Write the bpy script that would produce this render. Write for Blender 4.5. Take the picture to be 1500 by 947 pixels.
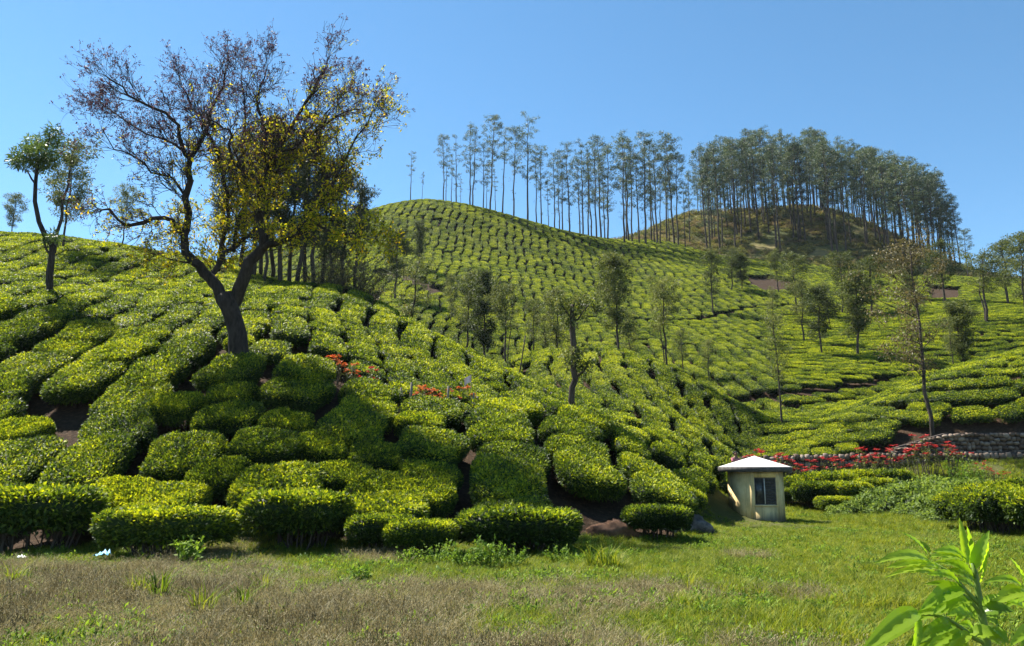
import bpy, math, random
import numpy as np
from mathutils import Vector, Matrix, Euler
from collections import deque

R = math.radians
for o in list(bpy.data.objects):
    bpy.data.objects.remove(o)
SC = bpy.context.scene
COL = SC.collection

# ------------------------------------------------------------------ camera
FPX = 1150.0                      # focal length in pixels of the 1500 px wide photograph
PITCH = math.atan(212.0 / FPX)    # horizon sits 212 px under the picture's middle
EYE = 2.0
cam = bpy.data.cameras.new('camera')
cam.sensor_width = 36.0
cam.lens = 36.0 * FPX / 1500.0
cam.clip_start = 0.05
cam.clip_end = 5000
cam_o = bpy.data.objects.new('camera', cam)
COL.objects.link(cam_o)
cam_o.location = (0, 0, EYE)
cam_o.rotation_euler = (math.pi / 2 + PITCH, 0, 0)
SC.camera = cam_o

# ------------------------------------------------------------------ light
SUN_AZ = -52.0      # degrees from straight ahead (negative: to the left)
SUN_EL = 55.0
w = bpy.data.worlds.new('World')
SC.world = w
w.use_nodes = True
nt = w.node_tree
bg = nt.nodes['Background']
sky = nt.nodes.new('ShaderNodeTexSky')
sky.sky_type = 'NISHITA'
sky.sun_disc = False
sky.sun_elevation = R(SUN_EL)
sky.sun_rotation = R(SUN_AZ)
sky.altitude = 1600
sky.air_density = 1.0
sky.dust_density = 0.1
sky.ozone_density = 3.0
hs = nt.nodes.new('ShaderNodeHueSaturation')
hs.inputs['Saturation'].default_value = 1.12
hs.inputs['Hue'].default_value = 0.488
nt.links.new(sky.outputs[0], hs.inputs['Color'])
nt.links.new(hs.outputs[0], bg.inputs[0])
bg.inputs[1].default_value = 0.08
sun = bpy.data.lights.new('sun', 'SUN')
sun.energy = 5.0
sun.angle = R(0.53)
sun.color = (1.0, 0.955, 0.87)
sun_o = bpy.data.objects.new('sun', sun)
COL.objects.link(sun_o)
_sd = Vector((math.sin(R(SUN_AZ)) * math.cos(R(SUN_EL)), math.cos(R(SUN_AZ)) * math.cos(R(SUN_EL)), math.sin(R(SUN_EL))))
sun_o.rotation_euler = _sd.to_track_quat('Z', 'Y').to_euler()
sun_o.location = (-30, 40, 60)
SC.view_settings.view_transform = 'Standard'
SC.view_settings.look = 'None'
SC.view_settings.gamma = 1.0
SC.view_settings.exposure = 1.4

# ------------------------------------------------------------------ helpers
CP, SP = math.cos(PITCH), math.sin(PITCH)

def at(px, py, d):
    """point seen at photo pixel (px, py) and standing d metres ahead"""
    u = (px - 750.0) / FPX
    v = (473.5 - py) / FPX
    dy = CP - v * SP
    dz = SP + v * CP
    return Vector((u * d / dy, d, EYE + dz / dy * d))

def project(x, y, z):
    """world -> photo pixel"""
    zz = z - EYE
    f = y * CP + zz * SP
    up = -y * SP + zz * CP
    return 750 + FPX * x / f, 473.5 - FPX * up / f, f

def ob(name, me, parent=None, mat=None):
    o = bpy.data.objects.new(name, me)
    COL.objects.link(o)
    if parent is not None:
        o.parent = parent
    if mat is not None and me is not None:
        if not me.materials:
            me.materials.append(mat)
    return o

def empty(name, loc=(0, 0, 0), rz=0.0, sc=1.0):
    o = bpy.data.objects.new(name, None)
    o.empty_display_size = 0.3
    COL.objects.link(o)
    o.location = loc
    o.rotation_euler = (0, 0, rz)
    o.scale = (sc, sc, sc) if not hasattr(sc, '__len__') else sc
    return o

def tag(o, label=None, cat=None, group=None, kind=None):
    if label: o['label'] = label
    if cat: o['category'] = cat
    if group: o['group'] = group
    if kind: o['kind'] = kind
    return o

def copy_tree(o, parent=None):
    c = o.copy()
    COL.objects.link(c)
    c.parent = parent
    for ch in list(o.children):
        copy_tree(ch, c)
    return c

def np_mesh(name, V, F, smooth=False, attrs=None, mats=None, mi=None):
    """V (n,3); F list of int arrays (k,3) or (k,4)"""
    me = bpy.data.meshes.new(name)
    V = np.asarray(V, dtype=np.float32)
    if not isinstance(F, (list, tuple)):
        F = [F]
    F = [np.asarray(f, dtype=np.int32) for f in F if len(f)]
    nl = sum(f.size for f in F)
    nf = sum(len(f) for f in F)
    me.vertices.add(len(V))
    me.vertices.foreach_set('co', V.ravel())
    me.loops.add(nl)
    me.loops.foreach_set('vertex_index', np.concatenate([f.ravel() for f in F]))
    me.polygons.add(nf)
    st = []
    s = 0
    for f in F:
        k = f.shape[1]
        st.append(s + np.arange(len(f)) * k)
        s += f.size
    me.polygons.foreach_set('loop_start', np.concatenate(st).astype(np.int32))
    if smooth:
        me.polygons.foreach_set('use_smooth', np.ones(nf, dtype=bool))
    if mi is not None:
        me.polygons.foreach_set('material_index', np.asarray(mi, dtype=np.int32))
    if attrs:
        for k, a in attrs.items():
            at_ = me.attributes.new(k, 'FLOAT', 'POINT')
            at_.data.foreach_set('value', np.asarray(a, dtype=np.float32))
    if mats:
        for m in mats:
            me.materials.append(m)
    me.update(calc_edges=True)
    me.validate()
    return me

class MB:
    """collects geometry for one mesh"""
    def __init__(self):
        self.V = []; self.T = []; self.Q = []; self.A = []; self.n = 0
    def add(self, V, T=None, Q=None, a=0.5):
        V = np.asarray(V, dtype=float)
        self.V.append(V)
        if T is not None and len(T): self.T.append(np.asarray(T) + self.n)
        if Q is not None and len(Q): self.Q.append(np.asarray(Q) + self.n)
        aa = np.full(len(V), a) if np.isscalar(a) else np.asarray(a)
        self.A.append(aa)
        self.n += len(V)
    def tube(self, pts, rads, n=6, a=0.5, cap=True):
        pts = [np.asarray(p, dtype=float) for p in pts]
        m = len(pts)
        t0 = pts[1] - pts[0]
        ref = np.array([1.0, 0, 0]) if abs(t0[0]) < 0.7 * np.linalg.norm(t0) else np.array([0, 1.0, 0])
        V = []
        ang = np.arange(n) * 2 * math.pi / n
        for i in range(m):
            t = pts[min(i + 1, m - 1)] - pts[max(i - 1, 0)]
            t = t / (np.linalg.norm(t) + 1e-9)
            s = np.cross(t, ref); s /= (np.linalg.norm(s) + 1e-9)
            b = np.cross(s, t)      # = the old reference turned square to the new direction
            V.append(pts[i] + rads[i] * (np.outer(np.cos(ang), s) + np.outer(np.sin(ang), b)))
            ref = b
        V = np.concatenate(V)
        Q = []
        for i in range(m - 1):
            for k in range(n):
                k2 = (k + 1) % n
                Q.append((i * n + k, i * n + k2, (i + 1) * n + k2, (i + 1) * n + k))
        T = []
        if cap:
            V = np.vstack([V, pts[-1]])
            c = len(V) - 1
            for k in range(n):
                T.append(((m - 1) * n + k, (m - 1) * n + (k + 1) % n, c))
        self.add(V, T, Q, a)
    def box(self, x0, x1, y0, y1, z0, z1, a=0.5):
        V = [(x, y, z) for x in (x0, x1) for y in (y0, y1) for z in (z0, z1)]
        Q = [(0, 1, 3, 2), (4, 6, 7, 5), (0, 4, 5, 1), (2, 3, 7, 6), (0, 2, 6, 4), (1, 5, 7, 3)]
        self.add(V, None, Q, a)
    def leaves(self, P, D, N, L, W, a, fold=0.18):
        """one folded diamond per leaf"""
        n = len(P)
        D = D / (np.linalg.norm(D, axis=1, keepdims=True) + 1e-9)
        S = np.cross(D, N); S /= (np.linalg.norm(S, axis=1, keepdims=True) + 1e-9)
        N2 = np.cross(S, D)
        L = np.asarray(L).reshape(-1, 1) * np.ones((n, 1)); W = np.asarray(W).reshape(-1, 1) * np.ones((n, 1))
        V = np.empty((n, 4, 3))
        V[:, 0] = P
        V[:, 1] = P + D * L * 0.48 + S * W * 0.5 + N2 * W * fold
        V[:, 2] = P + D * L
        V[:, 3] = P + D * L * 0.48 - S * W * 0.5 + N2 * W * fold
        Q = np.arange(n * 4).reshape(n, 4)
        self.add(V.reshape(-1, 3), None, Q, np.repeat(np.asarray(a), 4))
    def mesh(self, name, mat=None, smooth=False):
        F = []
        if self.T: F.append(np.concatenate(self.T))
        if self.Q: F.append(np.concatenate(self.Q))
        return np_mesh(name, np.concatenate(self.V), F, smooth, {'tint': np.concatenate(self.A)}, [mat] if mat else None)

def unit_rand(rng, n):
    v = rng.normal(size=(n, 3))
    return v / np.linalg.norm(v, axis=1, keepdims=True)

# ------------------------------------------------------------------ materials
def new_mat(name):
    m = bpy.data.materials.new(name)
    m.use_nodes = True
    t = m.node_tree
    for n in list(t.nodes):
        t.nodes.remove(n)
    out = t.nodes.new('ShaderNodeOutputMaterial')
    return m, t, out

def ramp(t, fac, stops):
    r = t.nodes.new('ShaderNodeValToRGB')
    el = r.color_ramp.elements
    while len(el) < len(stops):
        el.new(0.5)
    for e, (p, c) in zip(el, stops):
        e.position = p
        e.color = (c[0], c[1], c[2], 1)
    t.links.new(fac, r.inputs[0])
    return r.outputs[0]

def math_node(t, op, a, b=None, clamp=False):
    n = t.nodes.new('ShaderNodeMath')
    n.operation = op
    n.use_clamp = clamp
    for i, x in enumerate((a, b)):
        if x is None: continue
        if isinstance(x, (int, float)): n.inputs[i].default_value = x
        else: t.links.new(x, n.inputs[i])
    return n.outputs[0]

def noise(t, scale, detail=3, vec=None, rough=0.55):
    n = t.nodes.new('ShaderNodeTexNoise')
    n.inputs['Scale'].default_value = scale
    n.inputs['Detail'].default_value = detail
    n.inputs['Roughness'].default_value = rough
    if vec is not None: t.links.new(vec, n.inputs['Vector'])
    return n.outputs['Fac']

def mixc(t, fac, a, b, mode='MIX'):
    n = t.nodes.new('ShaderNodeMix')
    n.data_type = 'RGBA'
    n.blend_type = mode
    for s, x in ((0, fac), (6, a), (7, b)):
        if isinstance(x, (int, float)): n.inputs[s].default_value = x
        elif isinstance(x, tuple): n.inputs[s].default_value = (*x, 1)
        else: t.links.new(x, n.inputs[s])
    return n.outputs[2]

def leaf_mat(name, stops, trans=0.35, trans_gain=(1.5, 1.45, 0.6), rough=0.45, vary=0.25, spec=0.5, patch=None):
    """leaf colour along 'tint', varied per instance; part of the light passes through the blade"""
    m, t, out = new_mat(name)
    at_ = t.nodes.new('ShaderNodeAttribute'); at_.attribute_name = 'tint'
    oi = t.nodes.new('ShaderNodeObjectInfo')
    geo = t.nodes.new('ShaderNodeNewGeometry')
    f = math_node(t, 'ADD', at_.outputs['Fac'], math_node(t, 'MULTIPLY', math_node(t, 'SUBTRACT', oi.outputs['Random'], 0.5), vary))
    if patch:
        nz = noise(t, patch[0], 2, geo.outputs['Position'])
        f = math_node(t, 'ADD', f, math_node(t, 'MULTIPLY', math_node(t, 'SUBTRACT', nz, 0.5), patch[1]), clamp=True)
    col = ramp(t, f, stops)
    b = t.nodes.new('ShaderNodeBsdfPrincipled')
    t.links.new(col, b.inputs['Base Color'])
    b.inputs['Roughness'].default_value = rough
    b.inputs['Specular IOR Level'].default_value = spec
    tr = t.nodes.new('ShaderNodeBsdfTranslucent')
    g = mixc(t, 1.0, col, trans_gain, 'MULTIPLY')
    t.links.new(g, tr.inputs['Color'])
    mx = t.nodes.new('ShaderNodeMixShader')
    mx.inputs[0].default_value = trans
    t.links.new(b.outputs[0], mx.inputs[1]); t.links.new(tr.outputs[0], mx.inputs[2])
    t.links.new(mx.outputs[0], out.inputs[0])
    return m

def bark_mat(name, c0, c1, scale=6.0, bump=0.5):
    m, t, out = new_mat(name)
    tc = t.nodes.new('ShaderNodeTexCoord')
    mp = t.nodes.new('ShaderNodeMapping'); mp.inputs['Scale'].default_value = (1, 1, 0.3)
    t.links.new(tc.outputs['Object'], mp.inputs[0])
    f = noise(t, scale, 5, mp.outputs[0], 0.65)
    col = ramp(t, f, [(0.3, c0), (0.7, c1)])
    b = t.nodes.new('ShaderNodeBsdfPrincipled')
    b.inputs['Roughness'].default_value = 0.9
    b.inputs['Specular IOR Level'].default_value = 0.2
    t.links.new(col, b.inputs['Base Color'])
    bp = t.nodes.new('ShaderNodeBump'); bp.inputs['Strength'].default_value = bump; bp.inputs['Distance'].default_value = 0.04
    t.links.new(f, bp.inputs['Height']); t.links.new(bp.outputs[0], b.inputs['Normal'])
    t.links.new(b.outputs[0], out.inputs[0])
    return m

def plain_mat(name, c0, c1, scale=4.0, rough=0.8, bump=0.2, detail=5, spec=0.3):
    m, t, out = new_mat(name)
    tc = t.nodes.new('ShaderNodeTexCoord')
    f = noise(t, scale, detail, tc.outputs['Object'], 0.6)
    col = ramp(t, f, [(0.3, c0), (0.72, c1)])
    b = t.nodes.new('ShaderNodeBsdfPrincipled')
    b.inputs['Roughness'].default_value = rough
    b.inputs['Specular IOR Level'].default_value = spec
    t.links.new(col, b.inputs['Base Color'])
    if bump:
        bp = t.nodes.new('ShaderNodeBump'); bp.inputs['Strength'].default_value = bump; bp.inputs['Distance'].default_value = 0.02
        t.links.new(f, bp.inputs['Height']); t.links.new(bp.outputs[0], b.inputs['Normal'])
    t.links.new(b.outputs[0], out.inputs[0])
    return m

# ------------------------------------------------------------------ terrain
TEA = 0.85   # canopy height over the ground
_ctl = []
def C(px, py, d, off=TEA):
    p = at(px, py, d); _ctl.append((p.x, p.y, p.z - off))
def G(px, d, z):
    p = at(px, 600, d); _ctl.append((p.x, p.y, z))
# meadow
for px in (-700, -200, 300, 800, 1300, 1800):
    G(px, 3, -0.05); G(px, 8, 0.0); G(px, 13, 0.0)
for px, d in ((-300, 19), (-100, 19), (60, 18.8), (160, 18.6), (350, 18.6), (520, 18.8), (640, 19.2), (820, 19.6), (920, 21), (1030, 23), (1056, 29), (1120, 28.5), (1120, 24), (1200, 20), (1300, 17),
              (1130, 34), (1180, 38), (1250, 33), (1400, 27), (1500, 22), (1700, 20), (1900, 20), (1250, 26), (1100, 20), (1000, 17)):
    G(px, d, 0.0)
for px, d, z in ((1060, 38, 0.7), (1110, 44, 0.9), (1180, 43, 0.9), (1250, 42.5, 0.9), (1330, 41, 1.0), (1420, 40, 1.0), (1500, 39, 1.0), (1420, 33, .6), (1550, 30, .6), (1640, 37, 1.2), (1900, 34, 1.2)):
    G(px, d, z)
# terrace above the stone walls
for px, d, z in ((1085, 46.5, 1.6), (1150, 46, 1.7), (1220, 46, 2.0), (1290, 46, 2.4), (1340, 46, 3.0), (1420, 46, 3.3), (1500, 45.5, 3.5), (1640, 45, 3.9), (1900, 44, 4.5)):
    G(px, d, z)
# slope nearest the meadow
for a in ((-300, 700, 22.0), (0, 690, 22.6), (0, 600, 26), (0, 500, 30.5), (0, 440, 34), (-300, 430, 34), (-300, 580, 26.5),
          (180, 680, 22.5), (180, 600, 25.5), (180, 500, 31.5), (370, 518, 29.5), (300, 590, 26), (400, 650, 23.3), (480, 560, 28.5),
          (560, 596, 28), (560, 660, 24), (680, 602, 29), (700, 690, 23.5), (840, 602, 31), (840, 660, 26.5), (800, 720, 22.8),
          (920, 690, 26), (930, 625, 32.5), (1000, 645, 34.5), (980, 700, 28), (1050, 682, 41), (1040, 700, 36),
          (200, 745, 20.6), (500, 740, 20.8), (720, 750, 21.2), (0, 750, 20.8), (400, 715, 21.4),
          # slope behind it up to the left skyline
          (0, 400, 42), (0, 341, 60), (-300, 335, 60), (-300, 390, 44), (100, 348, 60), (150, 400, 46), (170, 357, 59), (250, 371, 57), (300, 425, 42), (320, 385, 55),
          (450, 470, 36), (400, 418, 50), (460, 415, 52), (530, 430, 51), (530, 490, 38), (620, 480, 46), (600, 540, 35), (700, 521, 42), (700, 565, 34.5), (760, 551, 39), (830, 591, 35), (760, 585, 33.5),
          # knob in the middle
          (760, 520, 62), (820, 511, 63), (900, 510, 62), (1000, 545, 58), (1080, 590, 55), (1128, 620, 52), (850, 560, 51), (900, 590, 45.5), (990, 620, 44), (1050, 655, 43.5), (960, 570, 51),
          # big hill
          (800, 488, 92), (700, 455, 102), (640, 460, 92), (600, 400, 115), (560, 302, 165), (620, 292, 165), (700, 303, 164), (770, 322, 166), (850, 343, 168), (920, 355, 170), (1000, 362, 175),
          (560, 350, 140), (640, 345, 143), (720, 370, 138), (790, 400, 128), (850, 425, 122), (870, 375, 148), (950, 465, 106), (970, 400, 140), (1050, 440, 118), (1050, 400, 140), (900, 485, 93), (1000, 500, 87), (1050, 540, 75), (1100, 572, 67.5),
          (740, 420, 112), (680, 400, 118),
          # right-hand slopes
          (1200, 455, 114), (1330, 455, 112), (1450, 442, 115), (1600, 440, 115), (1200, 500, 92), (1400, 490, 92), (1550, 480, 92), (1200, 540, 76), (1300, 535, 77), (1180, 572, 66.5), (1250, 560, 69),
          (1110, 640, 50.5), (1200, 612, 55), (1300, 573, 59.5), (1400, 538, 61.5), (1500, 516, 62), (1700, 490, 62), (1200, 645, 48), (1300, 622, 48), (1400, 590, 48.5), (1500, 570, 48.5), (1700, 560, 47), (1900, 540, 46)):
    C(*a)
# knoll with the plantation of tall trees, and what lies behind the hills
for a in ((930, 348, 195, 0), (1000, 318, 214, 0), (1080, 312, 220, 0), (1150, 309, 222, 0), (1230, 318, 222, 0), (1300, 345, 214, 0), (1360, 372, 205, 0), (1430, 402, 190, 0), (1480, 412, 185, 0), (1650, 420, 180, 0),
          (1050, 372, 184, 0), (1150, 388, 172, 0), (1300, 405, 160, 0), (1130, 420, 140, 0), (1250, 428, 136, 0), (1400, 425, 140, 0), (1600, 430, 140, 0)):
    C(*a)
for px, d, z in ((-300, 85, 20), (0, 85, 20), (200, 85, 18), (400, 72, 15), (480, 72, 12.5), (560, 72, 11), (640, 66, 8.5), (700, 58, 7), (760, 50, 6), (820, 44, 4.6), (860, 39, 4.2),
                 (760, 76, 10.5), (860, 76, 10.5), (960, 70, 8.5), (1050, 64, 6.2), (1110, 58, 5), (300, 110, 24), (0, 130, 26), (-300, 130, 26), (420, 140, 42), (300, 170, 44), (0, 200, 36), (-300, 200, 30),
                 (1170, 60, 5.2), (1280, 66, 7.0), (1400, 74, 9.5), (1550, 78, 10.5),
                 (620, 200, 54), (800, 205, 48), (450, 210, 46), (1000, 260, 58), (1200, 270, 58), (1450, 240, 46), (1700, 240, 42), (600, 320, 30), (1000, 380, 30), (1400, 360, 28), (0, 320, 26), (-400, 330, 24), (1800, 340, 28)):
    G(px, d, z)

CT = np.array(_ctl)
def _q(x, y):
    yy = np.maximum(y, 0) + 12.0
    return np.stack([1.5 * x / yy, 1.25 * np.log(yy)], axis=-1)
_Q = _q(CT[:, 0], CT[:, 1])
def _tps(r2):
    return 0.5 * r2 * np.log(r2 + 1e-12)
def _fit(lam=2e-4):
    n = len(CT)
    K = _tps(((_Q[:, None] - _Q[None]) ** 2).sum(-1))
    # softer where the land is far away
    K += np.eye(n) * lam
    Pm = np.hstack([np.ones((n, 1)), _Q])
    A = np.zeros((n + 3, n + 3))
    A[:n, :n] = K; A[:n, n:] = Pm; A[n:, :n] = Pm.T
    yy = CT[:, 1] + 12
    b = np.concatenate([CT[:, 2] / yy, np.zeros(3)])
    return np.linalg.solve(A, b)
_W = _fit()
def H(x, y):
    x = np.atleast_1d(np.asarray(x, float)); y = np.atleast_1d(np.asarray(y, float))
    out = np.empty(x.shape)
    xf, yf = x.ravel(), y.ravel()
    of = out.ravel()
    for i in range(0, len(xf), 20000):
        q = _q(xf[i:i + 20000], yf[i:i + 20000])
        r2 = ((q[:, None] - _Q[None]) ** 2).sum(-1)
        of[i:i + 20000] = (_tps(r2) @ _W[:-3] + _W[-3] + q @ _W[-2:]) * (np.maximum(yf[i:i + 20000], 0) + 12)
    return of.reshape(x.shape)
def h1(x, y):
    return float(H(x, y)[0])

# ------------------------------------------------------------------ where things grow
def poly(pts):
    return [(at(px, 600, d).x, d) for px, d in pts]
def inside(P, x, y):
    x = np.asarray(x); y = np.asarray(y)
    r = np.zeros(x.shape, bool)
    n = len(P)
    for i in range(n):
        x0, y0 = P[i]; x1, y1 = P[(i + 1) % n]
        c = ((y0 > y) != (y1 > y)) & (x < (x1 - x0) * (y - y0) / (y1 - y0 + 1e-12) + x0)
        r ^= c
    return r
def line_dist(L, x, y):
    x = np.asarray(x, float); y = np.asarray(y, float)
    best = np.full(x.shape, 1e9)
    for (x0, y0), (x1, y1) in zip(L[:-1], L[1:]):
        dx, dy = x1 - x0, y1 - y0
        t = np.clip(((x - x0) * dx + (y - y0) * dy) / (dx * dx + dy * dy), 0, 1)
        best = np.minimum(best, np.hypot(x - x0 - t * dx, y - y0 - t * dy))
    return best

EDGE = [(-420, 20.6), (-100, 20.4), (60, 19.9), (140, 20.1), (170, 20.9), (350, 21.0), (520, 20.6), (600, 20.4), (650, 21.6), (700, 21.2), (760, 21.0), (830, 21.6), (900, 23.0), (930, 22.4), (980, 22.8), (1000, 24.5), (1012, 30), (1035, 36), (1072, 42)]
WALLX = [(1075, 45.3), (1150, 45.0), (1300, 44.6), (1500, 44), (1700, 43.4), (1960, 42.6)]
FIELD = poly(EDGE + WALLX + [(1960, 1), (-1400, 1), (-1400, 21)])
KNOLL = poly([(880, 176), (1000, 180), (1080, 178), (1180, 171), (1320, 158), (1460, 160), (1700, 165), (1900, 400), (560, 400), (560, 172), (640, 170), (760, 172)])
BARE = [poly([(1105, 133), (1140, 129), (1190, 134), (1185, 147), (1140, 152), (1100, 145)]), poly([(1375, 124), (1425, 121), (1430, 140), (1370, 142)])]
BANK = poly([(1075, 45), (1075, 46.6), (1240, 46.6), (1290, 47.0), (1330, 47.7), (1400, 48.1), (1460, 47.7), (1500, 46.8), (1960, 45), (1960, 42)])
LANE = poly([(385, 31.5), (480, 30.3), (560, 29.6), (640, 30.4), (720, 31.5), (720, 32.6), (640, 31.8), (560, 31.0), (480, 31.5), (390, 33.0)])
PATHS = [([(at(a, b, d).x, d) for a, b, d in ((845, 447, 112), (890, 458, 107), (950, 466, 104), (1010, 464, 105), (1060, 453, 110), (1110, 440, 116), (1180, 438, 118))], 0.9),
         ([(at(a, b, d).x, d) for a, b, d in ((1075, 577, 66), (1120, 573, 66.5), (1180, 572, 67), (1240, 565, 68.5), (1300, 552, 72), (1330, 547, 74))], 1.05),
         ([(at(a, b, d).x, d) for a, b, d in ((1085, 590, 62.5), (1140, 590, 63), (1200, 588, 63.5), (1250, 580, 65))], .95),
         ([(at(a, b, d).x, d) for a, b, d in ((560, 395, 117), (600, 402, 114), (640, 420, 108))], 1.5)]
PATHS += [([(at(a, 700, d).x, d) for a, d in L], w_) for L, w_ in (
    (((215, 21), (235, 23), (290, 26), (325, 28)), .42), (((10, 21), (50, 23.5), (110, 27)), .48), (((362, 18.5), (352, 21), (360, 22.8), (405, 25.8)), .5),
    (((655, 19.5), (652, 22), (640, 24.5)), .45), (((870, 21), (868, 23.2)), .8), (((520, 20), (525, 22.5), (515, 25)), .3), (((930, 23), (905, 25.5), (890, 28.5)), .3), (((1000, 25.5), (975, 28), (950, 31)), .3))]
# bushes set by hand along the meadow: column, distance, width, depth, height factor
FRONT = [(560, 19.3, 1.5, 1.3, .85), (618, 19.0, 1.6, 1.3, .8), (762, 19.5, 2.7, 1.9, 1.1), (62, 19.7, 3.0, 2.3, 1.5), (250, 18.7, 2.8, 1.7, 1.12), (438, 19.8, 2.3, 1.9, 1.3), (960, 22.3, 1.7, 1.5, .9)]
XLIM, YLIM = (-75.0, 150.0), (17.0, 200.0)
GX = np.arange(XLIM[0] - 4, XLIM[1] + 5, 1.0); GY = np.arange(YLIM[0] - 4, YLIM[1] + 5, 1.0)
_gx, _gy = np.meshgrid(GX, GY)
GH = H(_gx, _gy)
GDY, GDX = np.gradient(GH)

def bil(A, x, y):
    fx = (x - GX[0]); fy = (y - GY[0])
    i = min(max(int(fx), 0), len(GX) - 2); j = min(max(int(fy), 0), len(GY) - 2)
    a = fx - i; b = fy - j
    return (A[j, i] * (1 - a) + A[j, i + 1] * a) * (1 - b) + (A[j + 1, i] * (1 - a) + A[j + 1, i + 1] * a) * b

TEAMASK = np.ones(_gx.shape, bool)
SUB = 4
# finer mask for planting
MX = np.arange(XLIM[0], XLIM[1], 0.5); MY = np.arange(YLIM[0], YLIM[1], 0.5)
_mx, _my = np.meshgrid(MX, MY)
MASK = ~inside(FIELD, _mx, _my) & ~inside(KNOLL, _mx, _my) & ~inside(BANK, _mx, _my) & ~inside(LANE, _mx, _my)
for b in BARE:
    MASK &= ~inside(b, _mx, _my)
for L, wd in PATHS:
    MASK &= line_dist(L, _mx, _my) > wd
for px, d, wx, ly, hh in FRONT:
    MASK &= ((_mx - at(px, 700, d).x) / (wx * .5 + .85)) ** 2 + ((_my - d) / (ly * .5 + .75)) ** 2 > 1
# stay roughly inside the view
MASK &= np.abs(_mx) < 0.70 * _my + 7.0
MASK &= ~((_my > 63) & (_mx < -0.155 * _my - 2) & (_my < 105)) & ~((_my > 63) & (_mx < -0.37 * _my))
# ground that the view never shows (behind crests) carries no bushes
_mz = H(_mx, _my)
def visible(x, y, z, slack=1.3):
    x = np.asarray(x); y = np.asarray(y); z = np.asarray(z)
    ok = np.ones(x.shape, bool)
    for t in np.linspace(0.08, 0.97, 34):
        px, py = x * t, y * t
        i = np.clip(((px - GX[0]) + 0.5).astype(int), 0, len(GX) - 1); j = np.clip(((py - GY[0]) + 0.5).astype(int), 0, len(GY) - 1)
        g = np.where(py < GY[0] + 1, 0.0, GH[j, i])
        ok &= (EYE + (z - EYE) * t) > g - slack
    return ok
MASK &= visible(_mx, _my, _mz + 1.0, 1.5)
def tea_ok(x, y):
    i = int((x - MX[0]) * 2 + 0.5); j = int((y - MY[0]) * 2 + 0.5)
    return 0 <= i < len(MX) and 0 <= j < len(MY) and MASK[j, i]

SLAB = poly([(-420, 19), (-420, 34.5), (0, 34.5), (200, 33), (380, 31.0), (560, 29.3), (700, 30.2), (850, 32.3), (900, 30), (950, 27), (1010, 24), (900, 20), (500, 18.5)])
RIGHT = poly([(1128, 46), (1115, 58), (1150, 66), (1150, 112), (1960, 118), (1960, 40)])
_NP = [(random.Random(5).uniform(-1, 1) if False else 0) for _ in range(1)]
def wob(x, y, s):
    return math.sin(x * s + 1.3 * math.sin(y * s * 0.7)) + math.sin(y * s * 1.3 + 2.1 + 1.1 * math.sin(x * s * 0.6))
SLABG = inside(SLAB, _mx, _my); RIGHTG = inside(RIGHT, _mx, _my)
def zone(x, y):
    i = min(max(int((x - MX[0]) * 2 + 0.5), 0), len(MX) - 1); j = min(max(int((y - MY[0]) * 2 + 0.5), 0), len(MY) - 1)
    if SLABG[j, i]: return 0
    if RIGHTG[j, i]: return 2
    return 1
def flow(x, y):
    gx, gy = bil(GDX, x, y), bil(GDY, x, y)
    n = math.hypot(gx, gy) + 1e-6
    gx, gy = -gx / n, -gy / n
    z = zone(x, y)
    if z == 2:
        gx, gy = -gy, gx
    # rows on the near slopes were planted in one direction, whatever the fall of the ground
    if z == 0: bx, by, k = .04 + .010 * max(-4, min(x, 14)), -1.0, .92
    elif z == 1 and y < 66: bx, by, k = (.22 if x < 4 else .04), -1.0, .90
    elif z == 1: bx, by, k = .02, -1.0, .55
    else: bx, by, k = 0.0, 0.0, 0.0
    if k:
        gx, gy = gx * (1 - k) + bx * k, gy * (1 - k) + by * k
        n = math.hypot(gx, gy) + 1e-6; gx, gy = gx / n, gy / n
    a = (0.10 if z == 0 else 0.09 if z == 1 else 0.2) * wob(x, y, 0.7 if z == 0 else 0.5)
    c, s = math.cos(a), math.sin(a)
    return gx * c - gy * s, gx * s + gy * c
def dsep(x, y):
    z = zone(x, y)
    if z == 0: return 2.55
    if y < 70: return 1.62
    return 1.62 if z == 1 else 1.5

cells = {}
def near_min(x, y, rad, skip=-1, last=0):
    i, j = int(x // 2.4), int(y // 2.4)
    m = 1e9
    for a in (i - 1, i, i + 1):
        for b in (j - 1, j, j + 1):
            for (px, py, k) in cells.get((a, b), ()):
                if k == skip: continue
                q = (px - x) ** 2 + (py - y) ** 2
                if q < m: m = q
    return math.sqrt(m)
lines = []
def trace(x, y, lid):
    pts = [(x, y)]
    for sgn in (1, -1):
        cx, cy = x, y
        seg = []
        for _ in range(60):
            fx, fy = flow(cx, cy)
            nx, ny = cx + 0.5 * sgn * fx, cy + 0.5 * sgn * fy
            if not tea_ok(nx, ny) or zone(nx, ny) != 2 or near_min(nx, ny, 2, lid) < 0.74 * dsep(nx, ny):
                break
            seg.append((nx, ny)); cx, cy = nx, ny
        pts = pts + seg if sgn == 1 else seg[::-1] + pts
    return pts
rnd = random.Random(11)
seeds = deque()
js, is_ = np.nonzero(MASK)
order = list(range(len(js))); rnd.shuffle(order)
order = [(MX[is_[k]], MY[js[k]]) for k in order[:9000]]
order.sort(key=lambda p: p[1])
oi_ = 0
lid = 0
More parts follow.
